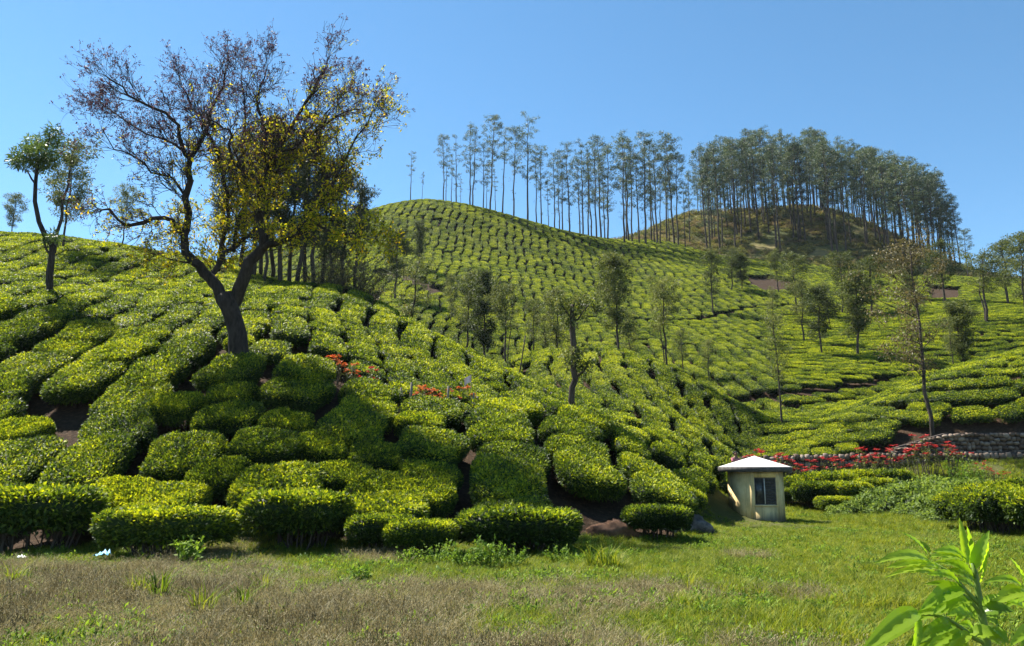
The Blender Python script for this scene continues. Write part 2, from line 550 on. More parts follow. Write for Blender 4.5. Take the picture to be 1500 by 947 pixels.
while True:
    if seeds:
        x, y = seeds.popleft()
    elif oi_ < len(order):
        x, y = order[oi_]; oi_ += 1
    else:
        break
    if not tea_ok(x, y) or zone(x, y) != 2: continue
    ds = dsep(x, y)
    if near_min(x, y, ds) < ds * 0.97: continue
    pts = trace(x, y, lid)
    if len(pts) < 2: pts = [(x, y)]
    for p in pts:
        cells.setdefault((int(p[0] // 2.4), int(p[1] // 2.4)), []).append((p[0], p[1], lid))
    lines.append(pts)
    for k in range(0, len(pts), 3):
        px, py = pts[k]
        fx, fy = flow(px, py); d = dsep(px, py)
        seeds.append((px - fy * d * 1.01, py + fx * d * 1.01)); seeds.append((px + fy * d * 1.01, py - fx * d * 1.01))
    lid += 1

# bushes along the lines: (x, y, dirx, diry, width, length, zone)
bush = []
for pts in lines:
    L = (len(pts) - 1) * 0.5
    x0, y0 = pts[len(pts) // 2]
    z = zone(x0, y0)
    step = {0: 1.7, 1: 1.32, 2: 1.5}[z]
    s = rnd.uniform(0.1, 0.5)
    first = True
    while s < L + 0.3:
        k = min(int(s / 0.5), len(pts) - 1)
        x, y = pts[k]
        fx, fy = flow(x, y)
        z = zone(x, y); step = {0: 1.7, 1: 1.32, 2: 1.5}[z]
        st = step * rnd.uniform(0.82, 1.22)
        wd = dsep(x, y) * (rnd.uniform(0.80, 0.94) if z == 0 else rnd.uniform(0.80, 0.90) if y < 72 and z == 1 else rnd.uniform(0.82, 0.93))
        side = rnd.uniform(-0.06, 0.06) * wd
        if rnd.random() > 0.025:
            bush.append((x - fy * side, y + fx * side, fx, fy, wd, st * rnd.uniform(1.12, 1.34), z))
        s += st
# planted columns: (slant, spacing, step, y range, where)
def plot(x, y):
    z = zone(x, y)
    if z == 0: return 0
    if z == 2: return 9
    if y < 66: return 1 if x < 4 - (y - 33) * .28 else 2
    return 3
for pid, slant, ds, step, y0, y1 in ((0, .05, 2.45, 1.75, 19, 36), (1, .225, 1.66, 1.42, 29, 66), (2, .03, 1.62, 1.40, 33, 66), (3, .03, 1.60, 1.36, 66, 182)):
    kx = int((0.75 * y1 + 8 + slant * y1) / ds) + 2
    for k in range(-kx, kx):
        y = y0 + rnd.uniform(0, step)
        wk = rnd.uniform(.92, 1.06)
        while y < y1:
            st = step * rnd.uniform(.78, 1.24)
            wv = .30 * math.sin(.42 * y + .21 * k) + .20 * math.sin(1.05 * y + .9 * k) + .10 * math.sin(2.3 * y + 2.1 * k)
            dwv = .126 * math.cos(.42 * y + .21 * k) + .21 * math.cos(1.05 * y + .9 * k) + .23 * math.cos(2.3 * y + 2.1 * k)
            x = (k + .5) * ds - slant * y + wv * min(1.0, ds / 2)
            if plot(x, y) == pid and tea_ok(x, y) and rnd.random() > .02:
                fx, fy = slant - dwv * .5, -1.0
                n = math.hypot(fx, fy)
                gz = math.sqrt(1 + bil(GDY, x, y) ** 2)        # rows lie on the slope, so a step in plan is longer on the ground
                bush.append((x + rnd.uniform(-.05, .05), y, fx / n, fy / n, ds * wk * rnd.uniform(.80, .89), st * gz * (rnd.uniform(1.12, 1.34) if pid == 0 else rnd.uniform(1.10, 1.28)), zone(x, y)))
            y += st
bush = [b for b in bush if tea_ok(b[0], b[1])]
# close what the lines left open
bc = {}
for b in bush:
    bc.setdefault((int(b[0] // 2.5), int(b[1] // 2.5)), []).append((b[0], b[1], min(b[4], b[5])))
def crowd(x, y):
    i, j = int(x // 2.5), int(y // 2.5); m = 9.0
    for a in (i - 1, i, i + 1):
        for c in (j - 1, j, j + 1):
            for (px, py, w_) in bc.get((a, c), ()):
                m = min(m, math.hypot(px - x, py - y) / w_)
    return m
for k in range(len(js)):
    x, y = MX[is_[k]] + rnd.uniform(-.25, .25), MY[js[k]] + rnd.uniform(-.25, .25)
    if not tea_ok(x, y): continue
    c = crowd(x, y)
    if c > (0.84 if y < 36 else 0.95):
        fx, fy = flow(x, y); d = dsep(x, y)
        q = min(1.0, c * .8)
        b = (x, y, fx, fy, d * q * rnd.uniform(.85, 1.0), {0: 1.9, 1: 1.5, 2: 1.6}[zone(x, y)] * q * rnd.uniform(.9, 1.05), zone(x, y))
        bush.append(b); bc.setdefault((int(x // 2.5), int(y // 2.5)), []).append((x, y, min(b[4], b[5])))
BX = np.array([b[0] for b in bush]); BY = np.array([b[1] for b in bush])
BZ = H(BX, BY)
e = 0.4
BNX = -(H(BX + e, BY) - H(BX - e, BY)) / (2 * e); BNY = -(H(BX, BY + e) - H(BX, BY - e)) / (2 * e)
print('tea bushes', len(bush), 'lines', len(lines))

# ------------------------------------------------------------------ materials for the land
def ground_mat():
    m, t, out = new_mat('earth_and_turf')
    geo = t.nodes.new('ShaderNodeNewGeometry')
    P = geo.outputs['Position']
    a = t.nodes.new('ShaderNodeAttribute'); a.attribute_name = 'turf'
    k = t.nodes.new('ShaderNodeAttribute'); k.attribute_name = 'scrub'
    n1 = noise(t, 0.5, 6, P, 0.65); n2 = noise(t, 7.0, 5, P, 0.7); n3 = noise(t, 0.11, 4, P)
    soil = ramp(t, n2, [(0.25, (0.020, 0.013, 0.008)), (0.55, (0.055, 0.034, 0.020)), (0.8, (0.14, 0.085, 0.05))])  # earth darkened beyond its own tone: paints shade into the lanes between bushes
    turf = ramp(t, math_node(t, 'ADD', math_node(t, 'MULTIPLY', n1, 0.6), math_node(t, 'MULTIPLY', n2, 0.4)), [(0.3, (0.035, 0.04, 0.014)), (0.5, (0.07, 0.08, 0.02)), (0.7, (0.15, 0.12, 0.06))])
    scr = ramp(t, math_node(t, 'ADD', math_node(t, 'MULTIPLY', n3, 0.6), math_node(t, 'MULTIPLY', n1, 0.4)), [(0.35, (0.035, 0.05, 0.016)), (0.5, (0.10, 0.10, 0.03)), (0.62, (0.20, 0.16, 0.07)), (0.75, (0.15, 0.10, 0.075))])
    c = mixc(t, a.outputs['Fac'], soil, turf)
    c = mixc(t, k.outputs['Fac'], c, scr)
    b = t.nodes.new('ShaderNodeBsdfPrincipled')
    b.inputs['Roughness'].default_value = 0.95; b.inputs['Specular IOR Level'].default_value = 0.1
    t.links.new(c, b.inputs['Base Color'])
    bp = t.nodes.new('ShaderNodeBump'); bp.inputs['Strength'].default_value = 0.7; bp.inputs['Distance'].default_value = 0.12
    t.links.new(n2, bp.inputs['Height']); t.links.new(bp.outputs[0], b.inputs['Normal'])
    t.links.new(b.outputs[0], out.inputs[0])
    return m

def build_ground():
    # rows widen with distance; the sheet runs on to the horizon
    ys = [-60, -30, -12, -4, 0, 3, 5.5]
    y = 7.0
    while y < 330:
        ys.append(y); y += max(0.28, 0.0125 * y)
    ys += [360, 420, 520, 700, 1000, 1500, 2300, 3500]
    ys = np.array(ys)
    us = np.concatenate([np.linspace(-2.6, -1.0, 18)[:-1], np.linspace(-1.0, 1.0, 300), np.linspace(1.0, 2.6, 18)[1:]])
    U, Y = np.meshgrid(us, ys)
    X = U * (np.maximum(Y, 0) + 14)
    Z = H(np.clip(X, -0.95 * (np.maximum(Y, 0) + 14), 1.15 * (np.maximum(Y, 0) + 14)), np.clip(Y, 0.5, 330))
    Z = np.where(Y > 330, Z * np.exp(-(Y - 330) / 300.0), Z)
    fld = inside(FIELD, X, Y)
    Z = Z + np.where(fld, 0.05 * np.sin(X * 1.1 + np.sin(Y * .9)) * np.sin(Y * 0.8 + 1) , 0)
    kn = inside(KNOLL, X, Y)
    Z += np.where(kn, 0.35 * np.sin(X * .5 + 2 * np.sin(Y * .23)) * np.sin(Y * .41), 0)
    nr, nc = U.shape
    idx = np.arange(nr * nc).reshape(nr, nc)
    Q = np.stack([idx[:-1, :-1], idx[:-1, 1:], idx[1:, 1:], idx[1:, :-1]], -1).reshape(-1, 4)
    V = np.stack([X, Y, Z], -1).reshape(-1, 3)
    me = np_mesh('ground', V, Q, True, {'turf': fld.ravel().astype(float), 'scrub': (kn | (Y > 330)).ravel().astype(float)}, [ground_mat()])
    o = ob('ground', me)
    tag(o, kind='structure')
build_ground()

# ------------------------------------------------------------------ tea bushes
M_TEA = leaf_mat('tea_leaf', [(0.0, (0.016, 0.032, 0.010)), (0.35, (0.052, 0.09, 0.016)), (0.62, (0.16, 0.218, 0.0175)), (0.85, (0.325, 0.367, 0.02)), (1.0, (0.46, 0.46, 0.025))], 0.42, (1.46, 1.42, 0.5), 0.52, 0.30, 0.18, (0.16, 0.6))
M_TWIG = bark_mat('tea_wood', (0.035, 0.026, 0.02), (0.12, 0.095, 0.075), 14)

def bush_mesh(name, wx, ly, h, nleaf, leaf, seed, core=True, sidefrac=0.3):
    g = np.random.default_rng(seed)
    mb = MB()
    ph = g.uniform(0, 6.28, 8); am = g.uniform(0.02, 0.07, 3)
    def plan(th):
        c, s = np.abs(np.cos(th)), np.abs(np.sin(th))
        r = (c ** 3.8 + s ** 3.8) ** (-1 / 3.8)
        return r * (1 + am[0] * np.sin(2 * th + ph[0]) + am[1] * np.sin(3 * th + ph[1]) + am[2] * np.sin(5 * th + ph[2]))
    def lump(x, y):
        return h * (0.02 * np.sin(x * 4.1 + ph[3]) * np.sin(y * 4.7 + ph[4]) + 0.022 * np.sin(x * 9 + ph[5]) * np.sin(y * 8 + ph[6]))
    def surf(th, r, k=1.0):
        R_ = plan(th)
        x = 0.5 * wx * R_ * r * np.cos(th) * k; y = 0.5 * ly * R_ * r * np.sin(th) * k
        z = h * (1 - 0.025 * r ** 2 - 0.13 * r ** 14) + lump(x, y)
        return x, y, z
    # dense inner body
    if core:
        nth, rings = 20, []
        th = np.arange(nth) * 2 * math.pi / nth
        for r in (0.35, 0.7, 0.9, 1.0):
            x, y, z = surf(th, np.full(nth, r), 0.95); rings.append(np.stack([x, y, z - 0.06], -1))
        for f, k in ((0.55, 0.95), (0.40, 0.82), (0.38, 0.4)):
            x, y, z = surf(th, np.full(nth, k), 0.95)
            rings.append(np.stack([x, y, np.full(nth, f * h) + 0.05 * g.normal(size=nth)], -1))
        V = np.vstack([[0, 0, h - 0.06]] + rings)
        T = [(0, 1 + k, 1 + (k + 1) % nth) for k in range(nth)]
        Q = []
        for i in range(len(rings) - 1):
            for k in range(nth):
                Q.append((1 + i * nth + k, 1 + (i + 1) * nth + k, 1 + (i + 1) * nth + (k + 1) % nth, 1 + i * nth + (k + 1) % nth))
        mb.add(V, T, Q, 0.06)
    nt_ = int(nleaf * (1 - sidefrac)); ns = nleaf - nt_
    th = g.uniform(0, 6.283, nt_); r = np.sqrt(g.uniform(0, 1, nt_)) * 1.02
    x, y, z = surf(th, r)
    P = np.stack([x, y, z - g.uniform(0, 0.09, nt_) + (g.uniform(0, 1, nt_) > 0.93) * 0.05], -1)
    D = unit_rand(g, nt_); D[:, 2] = np.abs(D[:, 2]) * 0.75 + 0.12
    out = np.stack([np.cos(th), np.sin(th), np.zeros(nt_)], -1)
    D += out * (r[:, None] ** 4) * 0.7
    N = np.array([0, 0, 1.0]) + 0.65 * g.normal(size=(nt_, 3))
    pz = 0.16 * np.sin(x * 3.1 + ph[6]) * np.sin(y * 2.7 + ph[7])
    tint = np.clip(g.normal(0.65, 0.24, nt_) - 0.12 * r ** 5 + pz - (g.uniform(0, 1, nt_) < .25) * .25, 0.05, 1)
    mb.leaves(P, D, N, g.uniform(0.75, 1.3, nt_) * leaf, g.uniform(0.75, 1.2, nt_) * leaf * 0.5, tint)
    th = g.uniform(0, 6.283, ns); f = g.uniform(0.22, 1.0, ns) ** 0.5
    zt = h * 0.74
    zz = f * zt
    k = 0.80 + 0.22 * f
    R_ = plan(th)
    x = 0.5 * wx * R_ * np.cos(th) * k; y = 0.5 * ly * R_ * np.sin(th) * k
    out = np.stack([np.cos(th) / wx, np.sin(th) / ly, np.zeros(ns)], -1); out /= np.linalg.norm(out, axis=1, keepdims=True)
    P = np.stack([x, y, zz], -1) + out * g.uniform(-0.12, 0.03, ns)[:, None]
    D = out * 0.8 + 0.7 * unit_rand(g, ns)
    N = np.array([0, 0, 0.8]) + out * 0.5 + 0.5 * g.normal(size=(ns, 3))
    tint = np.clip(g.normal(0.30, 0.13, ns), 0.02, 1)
    mb.leaves(P, D, N, g.uniform(0.8, 1.35, ns) * leaf, g.uniform(0.8, 1.2, ns) * leaf * 0.5, tint)
    return mb.mesh(name, M_TEA)

def stem_mesh(name, wx, ly, h, n, seed):
    g = np.random.default_rng(seed); mb = MB()
    for i in range(n):
        a = g.uniform(0, 6.28); r0 = g.uniform(0.1, 0.55); r1 = min(r0 + g.uniform(0.1, 0.4), 0.93)
        p0 = np.array([0.5 * wx * r0 * math.cos(a), 0.5 * ly * r0 * math.sin(a), -0.45])
        p2 = np.array([0.5 * wx * r1 * math.cos(a + .2), 0.5 * ly * r1 * math.sin(a + .2), h * 0.72])
        p1 = (p0 + p2) / 2 + g.normal(size=3) * 0.05
        pa = p0 * .75 + p2 * .25 + g.normal(size=3) * 0.04
        rr = g.uniform(0.018, 0.034)
        mb.tube([p0, pa, p1, p2], [rr * 1.2, rr, rr * .8, rr * .5], 5)
        for _ in range(2):
            t = g.uniform(0.3, .8); q0 = p0 * (1 - t) + p2 * t
            q1 = q0 + np.array([g.normal() * .15, g.normal() * .15, .22])
            mb.tube([q0, q1], [rr * .5, rr * .3], 3)
    return mb.mesh(name, M_TWIG)

NEAR_W, NEAR_L, NEAR_H = 2.2, 2.0, 1.0
MID_W, MID_L, MID_H = 1.55, 1.5, 0.85
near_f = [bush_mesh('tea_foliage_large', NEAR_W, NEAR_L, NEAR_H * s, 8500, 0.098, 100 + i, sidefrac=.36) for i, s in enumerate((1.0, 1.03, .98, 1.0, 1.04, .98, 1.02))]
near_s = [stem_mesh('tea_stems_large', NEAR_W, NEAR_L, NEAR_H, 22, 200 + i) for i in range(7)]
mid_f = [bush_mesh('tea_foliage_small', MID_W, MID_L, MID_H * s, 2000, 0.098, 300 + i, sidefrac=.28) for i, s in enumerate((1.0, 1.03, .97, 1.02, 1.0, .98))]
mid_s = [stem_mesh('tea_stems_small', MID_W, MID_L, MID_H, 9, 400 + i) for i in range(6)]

def basis(nx, ny, fx, fy, flat=1.0):
    Z = Vector((nx * flat, ny * flat, 1)).normalized()
    Yv = Vector((fx, fy, 0)); Yv = (Yv - Z * Yv.dot(Z)).normalized()
    Xv = Yv.cross(Z)
    return Matrix((Xv, Yv, Z)).transposed()

vis = visible(BX, BY, BZ + 0.9, 1.1)
PX, PY, PF = project(BX, BY, BZ + 0.7)
inpic = (PX > -90) & (PX < 1590) & (PY < 1000) & vis
size = np.array([b[4] * b[5] for b in bush]) ** 0.5 / PF * inpic
rank = np.argsort(-size)
single = set(int(k) for k in rank[:300] if size[k] > 0)
def tea_label(k):
    x, y, d = PX[k], PY[k], BY[k]
    z = bush[k][6]
    for (lx, ly, rad, la, gr_) in LAND:
        if math.hypot(BX[k] - lx, BY[k] - ly) < rad: return la, gr_
    if z == 0:
        if EDGEDIST[k] < 1.6: return 'dark-sided tea bush at the foot of the slope, fringing the meadow', 'tea bushes along the meadow edge'
        if x < 330: return 'broad flat-topped tea bush below the leaning tufted tree', 'tea bushes below the tufted tree'
        if x < 620: return 'broad flat-topped tea bush on the slope below the big spreading tree', 'tea bushes below the spreading tree'
        return 'broad flat-topped tea bush below the twisted lopped tree, above the meadow', 'tea bushes below the twisted tree'
    if x < 360: return 'clipped yellow-green tea bush on the upper slope behind the leaning tufted tree', 'tea bushes behind the tufted tree'
    if x < 860 and d < 50: return 'clipped tea bush in the columns uphill of the red flowering shrubs', 'tea bushes in columns on the hillside'
    if x > 1060: return 'tea bush on the slope above the stone retaining wall', 'tea bushes above the stone wall'
    return 'tea bush on the rounded knob beyond the twisted lopped tree', 'tea bushes on the middle knob'
def _xy(px, d):
    return at(px, 550, d).x, d
LAND = [(*_xy(352, 29.3), 2.5, 'tea bush shaded against the foot of the big spreading tree', 'tea bushes at the spreading tree foot'),
        (*_xy(72, 34), 2.3, 'tea bush around the foot of the leaning tufted tree', 'tea bushes at the tufted tree foot'),
        (*_xy(842, 31.6), 2.2, 'tea bush beside the bent foot of the twisted lopped tree', 'tea bushes at the twisted tree foot'),
        (*_xy(600, 30.2), 1.9, 'tea bush beside the first fence posts and orange shrub', 'tea bushes by the first posts'),
        (*_xy(660, 30.4), 1.6, 'tea bush beside the split fence post', 'tea bushes by the split post'),
        (*_xy(694, 31.1), 1.5, 'tea bush under the small pale flag', 'tea bushes under the flag'),
        (*_xy(510, 30.9), 1.9, 'tea bush next to the red shrubs just below the spreading tree', 'tea bushes by the upper red shrubs'),
        (*_xy(930, 26.5), 1.6, 'tea bush next to the pink cloth and dark bag', 'tea bushes by the pink cloth'),
        (*_xy(757, 40), 2.2, 'tea bush at the foot of the thin leaning pole', 'tea bushes by the leaning pole'),
        (*_xy(460, 50), 4.0, 'tea bush in the shade at the edge of the dark grove', 'tea bushes by the grove'),
        (*_xy(1366, 46.5), 2.4, 'tea bush around the foot of the tall russet tree', 'tea bushes at the russet tree foot'),
        (*_xy(1050, 38), 4.0, 'tea bush on the slope foot right behind the hut', 'tea bushes behind the hut')]
EDGEDIST = line_dist(poly(EDGE), BX, BY)
gt = np.random.default_rng(3)
rest = {'near': [], 'mid': []}
for k, b in enumerate(bush):
    x, y, fx, fy, wd, ln, z = b
    v = int(gt.integers(0, 1000))
    flip = math.pi * (v % 2)
    M = basis(BNX[k], BNY[k], fx, fy)
    if flip: M = M @ Matrix.Rotation(math.pi, 3, 'Z')
    hs = gt.uniform(0.94, 1.07)
    big = (z == 0)
    W0, L0 = (NEAR_W, NEAR_L) if big else (MID_W, MID_L)
    sc = (wd / W0, ln / L0, hs)
    if k in single:
        o = empty('tea_bush', (x, y, BZ[k] - 0.03))
        o.rotation_euler = M.to_euler(); o.scale = sc
        la, gr = tea_label(k)
        tag(o, la, 'tea bush', gr)
        i = v % (7 if big else 6)
        f = ob('foliage', (near_f if big else mid_f)[i], o); f['kind'] = 'stuff'
        ob('stem', (near_s if big else mid_s)[i], o)
    else:
        rest['near' if big else 'mid'].append((x, y, BZ[k] - 0.03, M.to_euler(), sc, v))

def scatter(name, items, sources, label, cat=None):
    """one object: every item is (x, y, z, euler, scale, variant); sources are meshes"""
    me = bpy.data.meshes.new(name)
    n = len(items)
    me.vertices.add(n)
    me.vertices.foreach_set('co', np.array([i[:3] for i in items], dtype=np.float32).ravel())
    for nm, col in (('rot', 3), ('scl', 4)):
        a = me.attributes.new(nm, 'FLOAT_VECTOR', 'POINT')
        a.data.foreach_set('vector', np.array([tuple(i[col]) for i in items], dtype=np.float32).ravel())
    a = me.attributes.new('idx', 'INT', 'POINT')
    a.data.foreach_set('value', np.array([i[5] for i in items], dtype=np.int32) % len(sources))
    o = ob(name, me)
    g = bpy.data.node_groups.new(name + '_scatter', 'GeometryNodeTree')
    g.interface.new_socket('Geometry', in_out='INPUT', socket_type='NodeSocketGeometry')
    g.interface.new_socket('Geometry', in_out='OUTPUT', socket_type='NodeSocketGeometry')
    gi = g.nodes.new('NodeGroupInput'); go = g.nodes.new('NodeGroupOutput')
    inst = g.nodes.new('GeometryNodeInstanceOnPoints')
    inst.inputs['Pick Instance'].default_value = True
    j = g.nodes.new('GeometryNodeJoinGeometry')
    for s in sources:
        so = bpy.data.objects.new(name + '_piece', s)      # not part of the scene: only the scatter reads it
        oi = g.nodes.new('GeometryNodeObjectInfo'); oi.inputs['Object'].default_value = so; oi.inputs['As Instance'].default_value = True
        g.links.new(oi.outputs['Geometry'], j.inputs[0])
    def na(nm, ty):
        q = g.nodes.new('GeometryNodeInputNamedAttribute'); q.data_type = ty; q.inputs['Name'].default_value = nm
        return q.outputs['Attribute']
    er = g.nodes.new('FunctionNodeEulerToRotation')
    g.links.new(na('rot', 'FLOAT_VECTOR'), er.inputs[0])
    g.links.new(gi.outputs[0], inst.inputs['Points'])
    g.links.new(j.outputs[0], inst.inputs['Instance'])
    g.links.new(na('idx', 'INT'), inst.inputs['Instance Index'])
    g.links.new(er.outputs[0], inst.inputs['Rotation'])
    g.links.new(na('scl', 'FLOAT_VECTOR'), inst.inputs['Scale'])
    g.links.new(inst.outputs[0], go.inputs[0])
    md = o.modifiers.new('scatter', 'NODES'); md.node_group = g
    tag(o, label, cat, kind='stuff')
    return o
items = rest['mid'] + [(a, b, c, d, (e[0] * NEAR_W / MID_W, e[1] * NEAR_L / MID_L, e[2] * NEAR_H / MID_H), f) for a, b, c, d, e, f in rest['near']]
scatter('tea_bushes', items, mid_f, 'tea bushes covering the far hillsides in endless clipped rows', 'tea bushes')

# ------------------------------------------------------------------ meadow
def vnoise(x, y, s, seed=0):
    x = np.asarray(x, float) / s; y = np.asarray(y, float) / s
    i = np.floor(x).astype(int); j = np.floor(y).astype(int)
    fx = x - i; fy = y - j
    fx = fx * fx * (3 - 2 * fx); fy = fy * fy * (3 - 2 * fy)
    def h(a, b):
        n = (a * 374761393 + b * 668265263 + seed * 974634777) & 0x7fffffff
        n = ((n ^ (n >> 13)) * 1274126177) & 0x7fffffff
        return ((n ^ (n >> 16)) & 0xffff) / 65535.0
    return (h(i, j) * (1 - fx) + h(i + 1, j) * fx) * (1 - fy) + (h(i, j + 1) * (1 - fx) + h(i + 1, j + 1) * fx) * fy

M_GREEN = leaf_mat('green_grass', [(0.0, (0.06, 0.10, 0.012)), (0.5, (0.16, 0.215, 0.02)), (1.0, (0.33, 0.32, 0.04))], 0.4, (1.3, 1.3, .6), 0.6, 0.5, 0.15, (0.35, .5))
M_STRAW = leaf_mat('dry_grass', [(0.0, (0.13, 0.11, 0.045)), (0.5, (0.26, 0.22, 0.10)), (1.0, (0.40, 0.34, 0.18))], 0.3, (1.1, 1.05, .9), 0.6, 0.5, 0.3)
M_DEAD = leaf_mat('dead_weeds', [(0.0, (0.10, 0.082, 0.036)), (0.5, (0.22, 0.185, 0.085)), (1.0, (0.36, 0.31, 0.17))], 0.25, (1.1, 1.0, .9), 0.65, 0.5, 0.25)
M_WEED = leaf_mat('weed_leaf', [(0.0, (0.05, 0.10, 0.018)), (0.5, (0.12, 0.20, 0.03)), (1.0, (0.24, 0.33, 0.05))], 0.4, (1.35, 1.35, .6), 0.6, 0.3, 0.1)
M_SCRUB = leaf_mat('scrub_leaf', [(0.0, (0.05, 0.065, 0.022)), (0.45, (0.14, 0.15, 0.04)), (0.75, (0.26, 0.24, 0.07)), (1.0, (0.24, 0.17, 0.11))], 0.3, (1.2, 1.2, .7), 0.6, 0.9, 0.2)

def tuft(name, nb, h, spread, lean, wd, mat, seed, seedhead=0.0):
    g = np.random.default_rng(seed); mb = MB()
    for i in range(nb):
        a = g.uniform(0, 6.28); r = spread * math.sqrt(g.uniform())
        p0 = np.array([r * math.cos(a), r * math.sin(a), -0.02])
        a2 = a + g.normal() * 0.8
        d = np.array([math.cos(a2), math.sin(a2), 0])
        hh = h * g.uniform(0.5, 1.25); l = lean * hh * g.uniform(0.2, 1.5)
        s = np.array([-d[1], d[0], 0]) * wd * g.uniform(.7, 1.3)
        p1 = p0 + d * l * 0.3 + np.array([0, 0, hh * 0.6]); p2 = p0 + d * l + np.array([0, 0, hh * g.uniform(.8, 1.0)])
        t = g.uniform(0, 1)
        mb.add([p0 - s, p0 + s, p1 + s * .8, p1 - s * .8, p2], [(3, 2, 4)], [(0, 1, 2, 3)], t)
        if g.uniform() < seedhead:
            mb.leaves(p2[None] + g.normal(size=(4, 3)) * 0.012, unit_rand(g, 4) * .5 + d * .4 + [0, 0, .8], unit_rand(g, 4), 0.024, 0.008, np.full(4, t))
    return mb.mesh(name, mat)
def weedlet(name, n, h, spread, leaf, mat, seed, stalk=True):
    g = np.random.default_rng(seed); mb = MB()
    for i in range(n):
        a = g.uniform(0, 6.28); r = spread * math.sqrt(g.uniform())
        p0 = np.array([r * math.cos(a), r * math.sin(a), -0.02]); p2 = p0 + np.array([g.normal() * .3 * h, g.normal() * .3 * h, h * g.uniform(.5, 1.2)])
        if stalk:
            mb.tube([p0, p2], [.004, .0025], 3, g.uniform(0, .6), False)
        k = 9
        t = g.uniform(.15, 1, k)[:, None]
        P = p0 + (p2 - p0) * t
        mb.leaves(P, unit_rand(g, k) + [0, 0, .35], unit_rand(g, k) * .6 + [0, 0, 1], g.uniform(.7, 1.3, k) * leaf, g.uniform(.3, .5, k) * leaf, g.uniform(0, 1, k))
    return mb.mesh(name, mat)

T_GREEN = [tuft('green_tuft', 32, .13, .11, .9, .0036, M_GREEN, 500 + i) for i in range(4)]
T_LUSH = [tuft('lush_tuft', 30, .18, .11, .7, .0048, M_GREEN, 510 + i) for i in range(3)]
T_STRAW = [tuft('straw_tuft', 30, .17, .12, .9, .0032, M_STRAW, 520 + i, .35) for i in range(4)]
T_DEAD = [weedlet('dead_tuft', 22, .19, .13, .020, M_DEAD, 530 + i) for i in range(4)] + [tuft('dead_stalks', 26, .26, .11, .7, .003, M_DEAD, 540 + i, .6) for i in range(3)]
T_WEED = [weedlet('weed_tuft', 9, .13, .10, .06, M_WEED, 550 + i) for i in range(4)]

gr = np.random.default_rng(77)
def meadow_points(n_per, y0, y1):
    out = []
    y = y0
    while y < y1:
        w_ = 0.70 * y + 1.5
        dens = n_per * min(1.0, (13.0 / y) ** 1.3)
        n = int(dens * 2 * w_ * 0.5)
        x = gr.uniform(-w_, w_, n); yy = gr.uniform(y, y + .5, n)
        out.append(np.stack([x, yy], -1)); y += .5
    p = np.concatenate(out)
    return p[inside(FIELD, p[:, 0], p[:, 1])]
HUT_K = at(1100, 766, 30.3)
pts = meadow_points(175, 8.0, 45)
x, y = pts[:, 0], pts[:, 1]
px_, py_, _f = project(x, y, H(x, y))
n_a = vnoise(x, y, 2.6, 1) * .6 + vnoise(x, y, .9, 2) * .4
n_b = vnoise(x, y, 4.0, 3) * .6 + vnoise(x, y, 1.2, 4) * .4
dry = np.clip((13.5 - y) / 4.0, -1, 1) * .26 + np.clip((700 - px_) / 700.0, -.8, .5) * .42 + (n_a - .5) * 1.5
lush = (n_b - .5) * 1.3 + np.clip((px_ - 900) / 500, -1, .5) * .35 + np.clip((y - 22) / 12, -.5, .6) * .5
u = gr.uniform(0, 1, len(x))
typ = np.where(dry > .40 + .3 * (u - .5), 3, np.where(dry > .10 + .3 * (u - .5), 2, np.where(lush > .25, 1, 0)))
typ = np.where(gr.uniform(0, 1, len(x)) < np.where(vnoise(x, y, 1.5, 6) > .62, .16, .03), 4, typ)
typ = np.where((typ == 2) & (gr.uniform(0, 1, len(x)) < .25), 0, typ)
typ = np.where((typ == 3) & (gr.uniform(0, 1, len(x)) < .42), 0, typ)
typ = np.where((typ == 3) & (gr.uniform(0, 1, len(x)) < .40), 2, typ)
keep = ~((np.abs(x - HUT_K.x) < 1.6) & (np.abs(y - HUT_K.y - .8) < 1.4))
zz = H(x, y)
for k, (nm, src, la) in enumerate((('green_grass', T_GREEN, 'short green grass of the meadow'), ('lush_grass', T_LUSH, 'taller bright green grass in patches beside the hut and along the shrubs'),
                                   ('dry_grass', T_STRAW, 'straw-coloured dry grass with seed heads scattered over the meadow'), ('dead_weeds', T_DEAD, 'brown dead weeds matting the front of the meadow'),
                                   ('small_weeds', T_WEED, 'small broad-leaved weeds sprinkled through the meadow grass'))):
    sel = np.nonzero((typ == k) & keep)[0]
    its = []
    for i in sel:
        s = gr.uniform(.7, 1.35) * (1 - .45 * (abs(x[i] - HUT_K.x) < 3.5 and abs(y[i] - HUT_K.y) < 4))
        its.append((x[i], y[i], zz[i] - .02, (gr.normal() * .12, gr.normal() * .12, gr.uniform(0, 6.28)), (s, s, s * gr.uniform(.7, 1.25)), int(gr.integers(0, 99))))
    scatter(nm, its, src, la, 'grass' if k < 3 else 'weeds')

# scrub on the wooded knoll and along the ridge
def puff(name, rx, rz, n, leaf, mat, seed, t0=.5, ts=.2):
    g = np.random.default_rng(seed); mb = MB()
    d = unit_rand(g, n); d[:, 2] = np.abs(d[:, 2])
    rr = g.uniform(.55, 1.0, n)[:, None] * (1 + .25 * np.sin(d[:, :1] * 5 + seed) * np.sin(d[:, 1:2] * 4))
    P = d * rr * [rx, rx, rz]
    mb.leaves(P, d * .6 + unit_rand(g, n), unit_rand(g, n) * .7 + [0, 0, .8], g.uniform(.7, 1.3, n) * leaf, g.uniform(.4, .6, n) * leaf, np.clip(g.normal(t0, ts, n), 0, 1))
    return mb.mesh(name, mat)
S_SRC = [puff('scrub_clump', .9, .8, 260, .22, M_SCRUB, 600 + i, .25 + .13 * i, .12) for i in range(6)]
sx = gr.uniform(-30, 160, 14000); sy = gr.uniform(158, 235, 14000)
